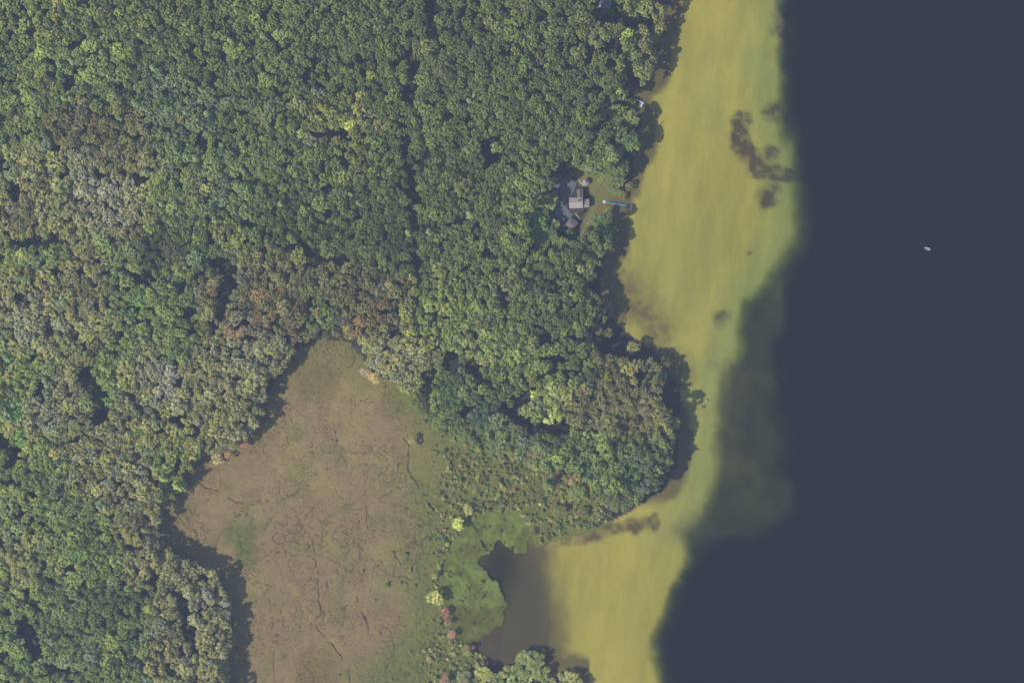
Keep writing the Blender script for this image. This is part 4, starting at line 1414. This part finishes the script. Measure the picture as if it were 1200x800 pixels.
# --- garage
h = empty('garage', 670, 262, GZ, 'dark grey square garage south of the cottage with trees round it', 'garage', math.radians(-35), 4)
box('wall', (6.0, 6.0, 2.8), (0, 0, 1.4), WALL, h)
gable('roof', 6.0, 6.0, 2.81, 1.3, (0, 0), ROOF_D, h, 0, hip=2.2)
gd = box('garage_door', (.1, 4.2, 2.2), (-3.04, 0, 1.15), TRIM, h)
for i in range(3):
    box('panel', (.04, 3.9, .55), (-.05, 0, -.7 + .68 * i), WALL, gd)

# --- garden pavilion
h = empty('garden_pavilion', 686.5, 213.5, GZ, 'small round garden pavilion with pinkish roof north-east of the cottage', 'pavilion', .2, 3)
an = np.arange(8) * math.pi / 4
v = [(2.5 * math.cos(a), 2.5 * math.sin(a), 0) for a in an] + [(0, 0, 1.7)] + [(2.5 * math.cos(a), 2.5 * math.sin(a), -.15) for a in an]
f = [(i, (i + 1) % 8, 8) for i in range(8)] + [(i, 9 + i, 9 + (i + 1) % 8, (i + 1) % 8) for i in range(8)] + [tuple(range(16, 8, -1))]
r_ = link(bpy.data.objects.new('roof', mesh_np('roof', v, f, [ROCKROOF])), h)
r_.location = (0, 0, 2.5)
for a in an:
    box('post', (.15, .15, 2.4), (2.2 * math.cos(a), 2.2 * math.sin(a), 1.2), GREYW, h)
g_ = Geo()
tube(g_, (0, 0, -.1), (0, 0, .15), 2.6, 2.6, n=16)
link(bpy.data.objects.new('floor', mesh_np('floor', np.concatenate(g_.v), g_.f, [GREYW])), h)


def ribbon_wall(name, pts, w_, z0, z1, mat, label, cat, blocks=True):
    """a low wall along photo pixels, stone by stone"""
    P_ = [Vector(((x - 600) * M, (400 - y) * M)) for x, y in pts]
    e = bpy.data.objects.new(name, None)
    link(e)
    e.location = (P_[0].x, P_[0].y, GZ)
    e['label'] = label
    e['category'] = cat
    for a, b in zip(P_[:-1], P_[1:]):
        L_ = (b - a).length
        n_ = max(1, int(L_ / .75))
        for k in range(n_):
            c = a + (b - a) * ((k + .5) / n_)
            hh = (z1 - z0) * random.uniform(.85, 1.1)
            box('stone', (L_ / n_ - .05, w_ * random.uniform(.85, 1.15), hh), (c.x - P_[0].x, c.y - P_[0].y, z0 + hh / 2), mat, e, math.atan2((b - a).y, (b - a).x) + random.uniform(-.08, .08), taper=.88)
    return e


ribbon_wall('stone_wall', [(691, 236), (688, 241), (683, 246), (678, 249), (673.5, 250.5)], 1.1, -.1, .7, PALEW, 'pale stone garden wall curving round the south side of the cottage', 'wall')
ribbon_wall('stone_edging', [(675, 251.5), (678, 255), (681, 259)], .7, -.1, .35, PALEW, 'short pale stone edging between the cottage and the garage', 'wall')
ribbon_wall('stone_bench', [(678.5, 211), (681, 214.5), (685, 218.5)], .8, -.1, .5, PALEW, 'curved pale stone edge beside the round pavilion', 'wall')

# driveway sheet
dv = [((x - 600) * M, (400 - y) * M) for x, y in DRIVE]
me = mesh_np('driveway', [(x, y, GZ + .03) for x, y in dv] + [(x, y, GZ - .25) for x, y in dv],
             [tuple(range(len(dv)))[::-1]] + [(i, (i + 1) % len(dv), len(dv) + (i + 1) % len(dv), len(dv) + i) for i in range(len(dv))], [ASPH])
o = link(bpy.data.objects.new('driveway', me))
o['kind'] = 'structure'

# --- slate-blue house at the top edge
h = empty('lake_house', 709, 4, 1.6, 'house with slate blue roof among trees at the top edge', 'house', math.radians(-8), 6)
box('wall', (7.4, 9.0, 4.6), (0, 1.2, 2.3), WALL, h)
gable('roof', 9.0, 7.4, 4.61, 1.6, (0, 1.2), ROOF_B, h, math.pi / 2)
box('wall', (7.0, 3.8, 3.2), (1.0, -5.3, 1.6), WALL, h)
gable('roof', 7.0, 4.0, 3.21, 1.1, (1.0, -5.3), ROOF_B, h, 0, hip=1.0)
box('porch_slab', (4.4, 2.2, .3), (-3.6, -6.2, .3), PALEW, h)
window(h, -3.72, 1.5, 2.4, 1.2, 1.3, -math.pi / 2)
window(h, 0, -7.24, 1.7, 1.2, 1.1, 0)


# --- docks
def dock(name, px0, py0, px1, py1, wd_, mat, label, zt=.75, nsec=6, ends=()):
    a = Vector(W(px0, py0, .5))
    b = Vector(W(px1, py1, .5))
    L_ = (b - a).length
    e = bpy.data.objects.new(name, None)
    link(e)
    e.location = (a.x, a.y, 0)
    e.rotation_euler = (0, 0, math.atan2((b - a).y, (b - a).x))
    e['label'] = label
    e['category'] = 'dock'
    e['group'] = 'private docks along the lake shore'
    sl_ = L_ / nsec
    for k in range(nsec):
        np_ = max(3, int(sl_ / .34))
        g_ = Geo()
        for q in range(np_):
            x_ = (q + .5) * sl_ / np_
            hw = sl_ / np_ / 2 - .02
            V_ = [(x_ + sx3 * hw, sy3 * wd_ / 2, zt + sz3) for sz3 in (-.05, 0) for sx3, sy3 in ((-1, -1), (1, -1), (1, 1), (-1, 1))]
            g_.add(V_, [(3, 2, 1, 0), (4, 5, 6, 7), (0, 1, 5, 4), (1, 2, 6, 5), (2, 3, 7, 6), (3, 0, 4, 7)])
        o_ = link(bpy.data.objects.new('walkway_section', mesh_np('walkway_section', np.concatenate(g_.v), g_.f, [mat])), e)
        o_.location = (k * sl_, 0, 0)
        for s3 in (-1, 1):
            box('post', (.12, .12, 2.0), (k * sl_ + sl_ - .1, s3 * (wd_ / 2 + .08), zt - .75), GREYW, e)
            box('stringer', (sl_ - .04, .07, .14), (k * sl_ + sl_ / 2, s3 * (wd_ / 2 - .1), zt - .13), GREYW, e)
    for (x_, y_, lx_, ly_, mt) in ends:
        n_ = max(3, int(lx_ / .5))
        for q in range(n_):
            box('plank', (lx_ / n_ - .03, ly_, .07), (x_ - lx_ / 2 + (q + .5) * lx_ / n_, y_, zt + .035), mt, e)
    return e


L1 = math.hypot(741 - 709, 242 - 237) * M
dock('dock', 709, 237, 740.5, 242, 1.0, BLUEP, 'long turquoise walkway dock with white ends reaching into the shallows by the cottage', nsec=8,
     ends=((-.6, .1, 2.0, 2.0, WHITEP), (L1 - .6, -.5, 1.3, 3.6, WHITEP)))
dock('dock', 745.5, 116.5, 754.5, 121.5, 1.0, WHITEP, 'short white angled dock in the shade north of the cottage', nsec=3, ends=((5.4, -1.6, 1.1, 3.2, WHITEP),))
dock('dock', 772, 40.6, 779, 42.6, .55, GREYW, 'faint grey little dock in the shadow near the top of the shore', nsec=2, ends=())


def hull_mesh(L_, B_, D_, deck=False):
    ns, nr = 13, 9
    V_, F_ = [], []
    for i in range(ns):
        u_ = i / (ns - 1)
        b = B_ / 2 * (1 - max(0, (u_ - .45) / .55) ** 2.4) * (.88 + .12 * min(1, u_ / .3))
        b = max(b, .02)
        x_ = -L_ / 2 + L_ * u_
        for j in range(nr):
            a = math.pi * j / (nr - 1)
            V_.append((x_, b * math.cos(a) , D_ * .45 - D_ * (abs(math.sin(a)) ** .6) * (1 - .35 * u_ ** 3) + .12 * u_ ** 2))
    for i in range(ns - 1):
        for j in range(nr - 1):
            a = i * nr + j
            F_.append((a, a + nr, a + nr + 1, a + 1))
    F_.append(tuple(range(nr)))
    return V_, F_


def boat(name, px, py, rz, L_, B_, label, hm=HULL, cover=None):
    e = empty(name, px, py, .12, label, 'boat', rz)
    V_, F_ = hull_mesh(L_, B_, .62)
    ho = link(bpy.data.objects.new('hull', mesh_np('hull', V_, F_, [hm])), e)
    # gunwale
    g_ = Geo()
    nr, ns = 9, 13
    for j in (0, nr - 1):
        for i in range(ns - 1):
            tube(g_, V_[i * nr + j], V_[(i + 1) * nr + j], .055, .055, n=5)
    link(bpy.data.objects.new('gunwale', mesh_np('gunwale', np.concatenate(g_.v), g_.f, [hm])), ho)
    if cover:
        Vc, Fc = [], []
        for i in range(ns):
            a, b = V_[i * nr], V_[i * nr + nr - 1]
            for k in range(5):
                t_ = k / 4
                Vc.append((a[0], a[1] + (b[1] - a[1]) * t_, a[2] + .05 + .28 * math.sin(math.pi * t_)))
        for i in range(ns - 1):
            for k in range(4):
                q = i * 5 + k
                Fc.append((q, q + 1, q + 6, q + 5))
        link(bpy.data.objects.new('cover', mesh_np('cover', Vc, Fc, [cover])), e)
    else:
        box('floor', (L_ * .72, B_ * .62, .05), (-L_ * .08, 0, -.05), BOATIN, e)
        for x_ in (-.28, .02, .24):
            box('seat', (.34, B_ * .84 * (1 - max(0, x_) * .9), .06), (x_ * L_, 0, .16), HULL, e)
        mo = box('outboard_motor', (.42, .34, .42), (-L_ / 2 - .2, 0, .42), BLACKM, e, taper=.75)
        box('motor_leg', (.14, .12, .8), (0, 0, -.55), BLACKM, mo)
    return e


boat('motor_boat', 1086.5, 291.5, math.radians(-22 + 180), 4.6, 1.75, 'small white open boat alone on the dark deep water')
boat('moored_boat', 750.5, 121.5, math.radians(-70), 3.6, 1.6, 'blue covered boat moored under the short white dock', HULL, BLUECOV)


def boulder(px, py, r, label, mat=STONE, z=0.0):
    g_ = Geo()
    iv, jf = ICO1
    iv = iv * (.8 + .35 * rng.random((len(iv), 1))) * [r, r * .8, r * .6]
    me_ = mesh_np('boulder', iv, jf, [mat], smooth=False)
    o_ = link(bpy.data.objects.new('boulder', me_))
    o_.location = ((px - 600) * M, (400 - py) * M, z)
    o_['label'] = label
    o_['category'] = 'rock'
    o_['group'] = 'pale boulders on the shore'
    return o_


boulder(828, 469.2, .95, 'pale boulder breaking the water where the long tree shadow ends east of the point', z=.05)
boulder(799.5, 444.2, 1.2, 'pale boulder at the shadowed waterline on the north-east of the point', z=.25)
boulder(803, 459, .8, 'small grey boulder at the waterline below the bare pinkish bush', z=.1)
boulder(747, 25, 1.1, 'pale boulder in the dark yard of the slate blue roofed house', z=2.0)
boulder(661, 265, 1.2, 'pale boulder at the west corner of the garage', z=GZ + .2)
boulder(657.5, 270, .9, 'smaller pale boulder beyond the west corner of the garage', z=GZ + .2)
boulder(669, 272, 1.1, 'pale boulder just south of the garage', z=GZ + .2)
boulder(651, 235, .9, 'pale boulder on the west verge of the drive', z=GZ + .3)
boulder(689, 262, .8, 'pale boulder on the lawn east of the garage', z=GZ + .1)

for px, py, R_, tp, lab in ((792, 458, 2.6, 5, 'bare pinkish-grey leafless bush on the shaded shore of the point'), (822, 478, 1.6, 1.6, 'low bleached branch pile at the water east of the point'),
                            (718, 337, 1.9, 4, 'bare grey leafless bush on the shaded shore south of the cottage')):
    g_ = Geo()
    snag_geo(g_, tp, R_)
    o_ = link(bpy.data.objects.new('bare_bush', mesh_np('bare_bush', np.concatenate(g_.v), g_.f, [DEADWOOD])))
    o_.location = ((px - 600) * M, (400 - py) * M, .1)
    o_['label'] = lab
    o_['category'] = 'bush'
for p0, p1, lab in (((773, 146), (777, 142), 'pale drift log at the lake edge south of the short white dock'), ((652, 461), (660, 450), 'fallen bleached trunk in the small clearing of the point wood'),
                    ((672, 277.5), (688, 277), 'grey fallen trunk lying south of the garage'), ((619, 337), (628, 335), 'pale fallen trunk in the gap south-west of the cottage')):
    g_ = Geo()
    a, b = Vector(((p0[0] - 600) * M, (400 - p0[1]) * M, 0)), Vector(((p1[0] - 600) * M, (400 - p1[1]) * M, 0))
    z_ = max(.1, float(gz(p0[0], p0[1])[0]) + .4)
    tube(g_, (0, 0, 0), b - a, .32, .16)
    tube(g_, (b - a) * .6, (b - a) * .8 + Vector((.5, 1.2, .4)), .12, .04)
    o_ = link(bpy.data.objects.new('fallen_log', mesh_np('fallen_log', np.concatenate(g_.v), g_.f, [DEADWOOD])))
    o_.location = (a.x, a.y, z_)
    o_['label'] = lab
    o_['category'] = 'log'
print('objects', len(bpy.data.objects))
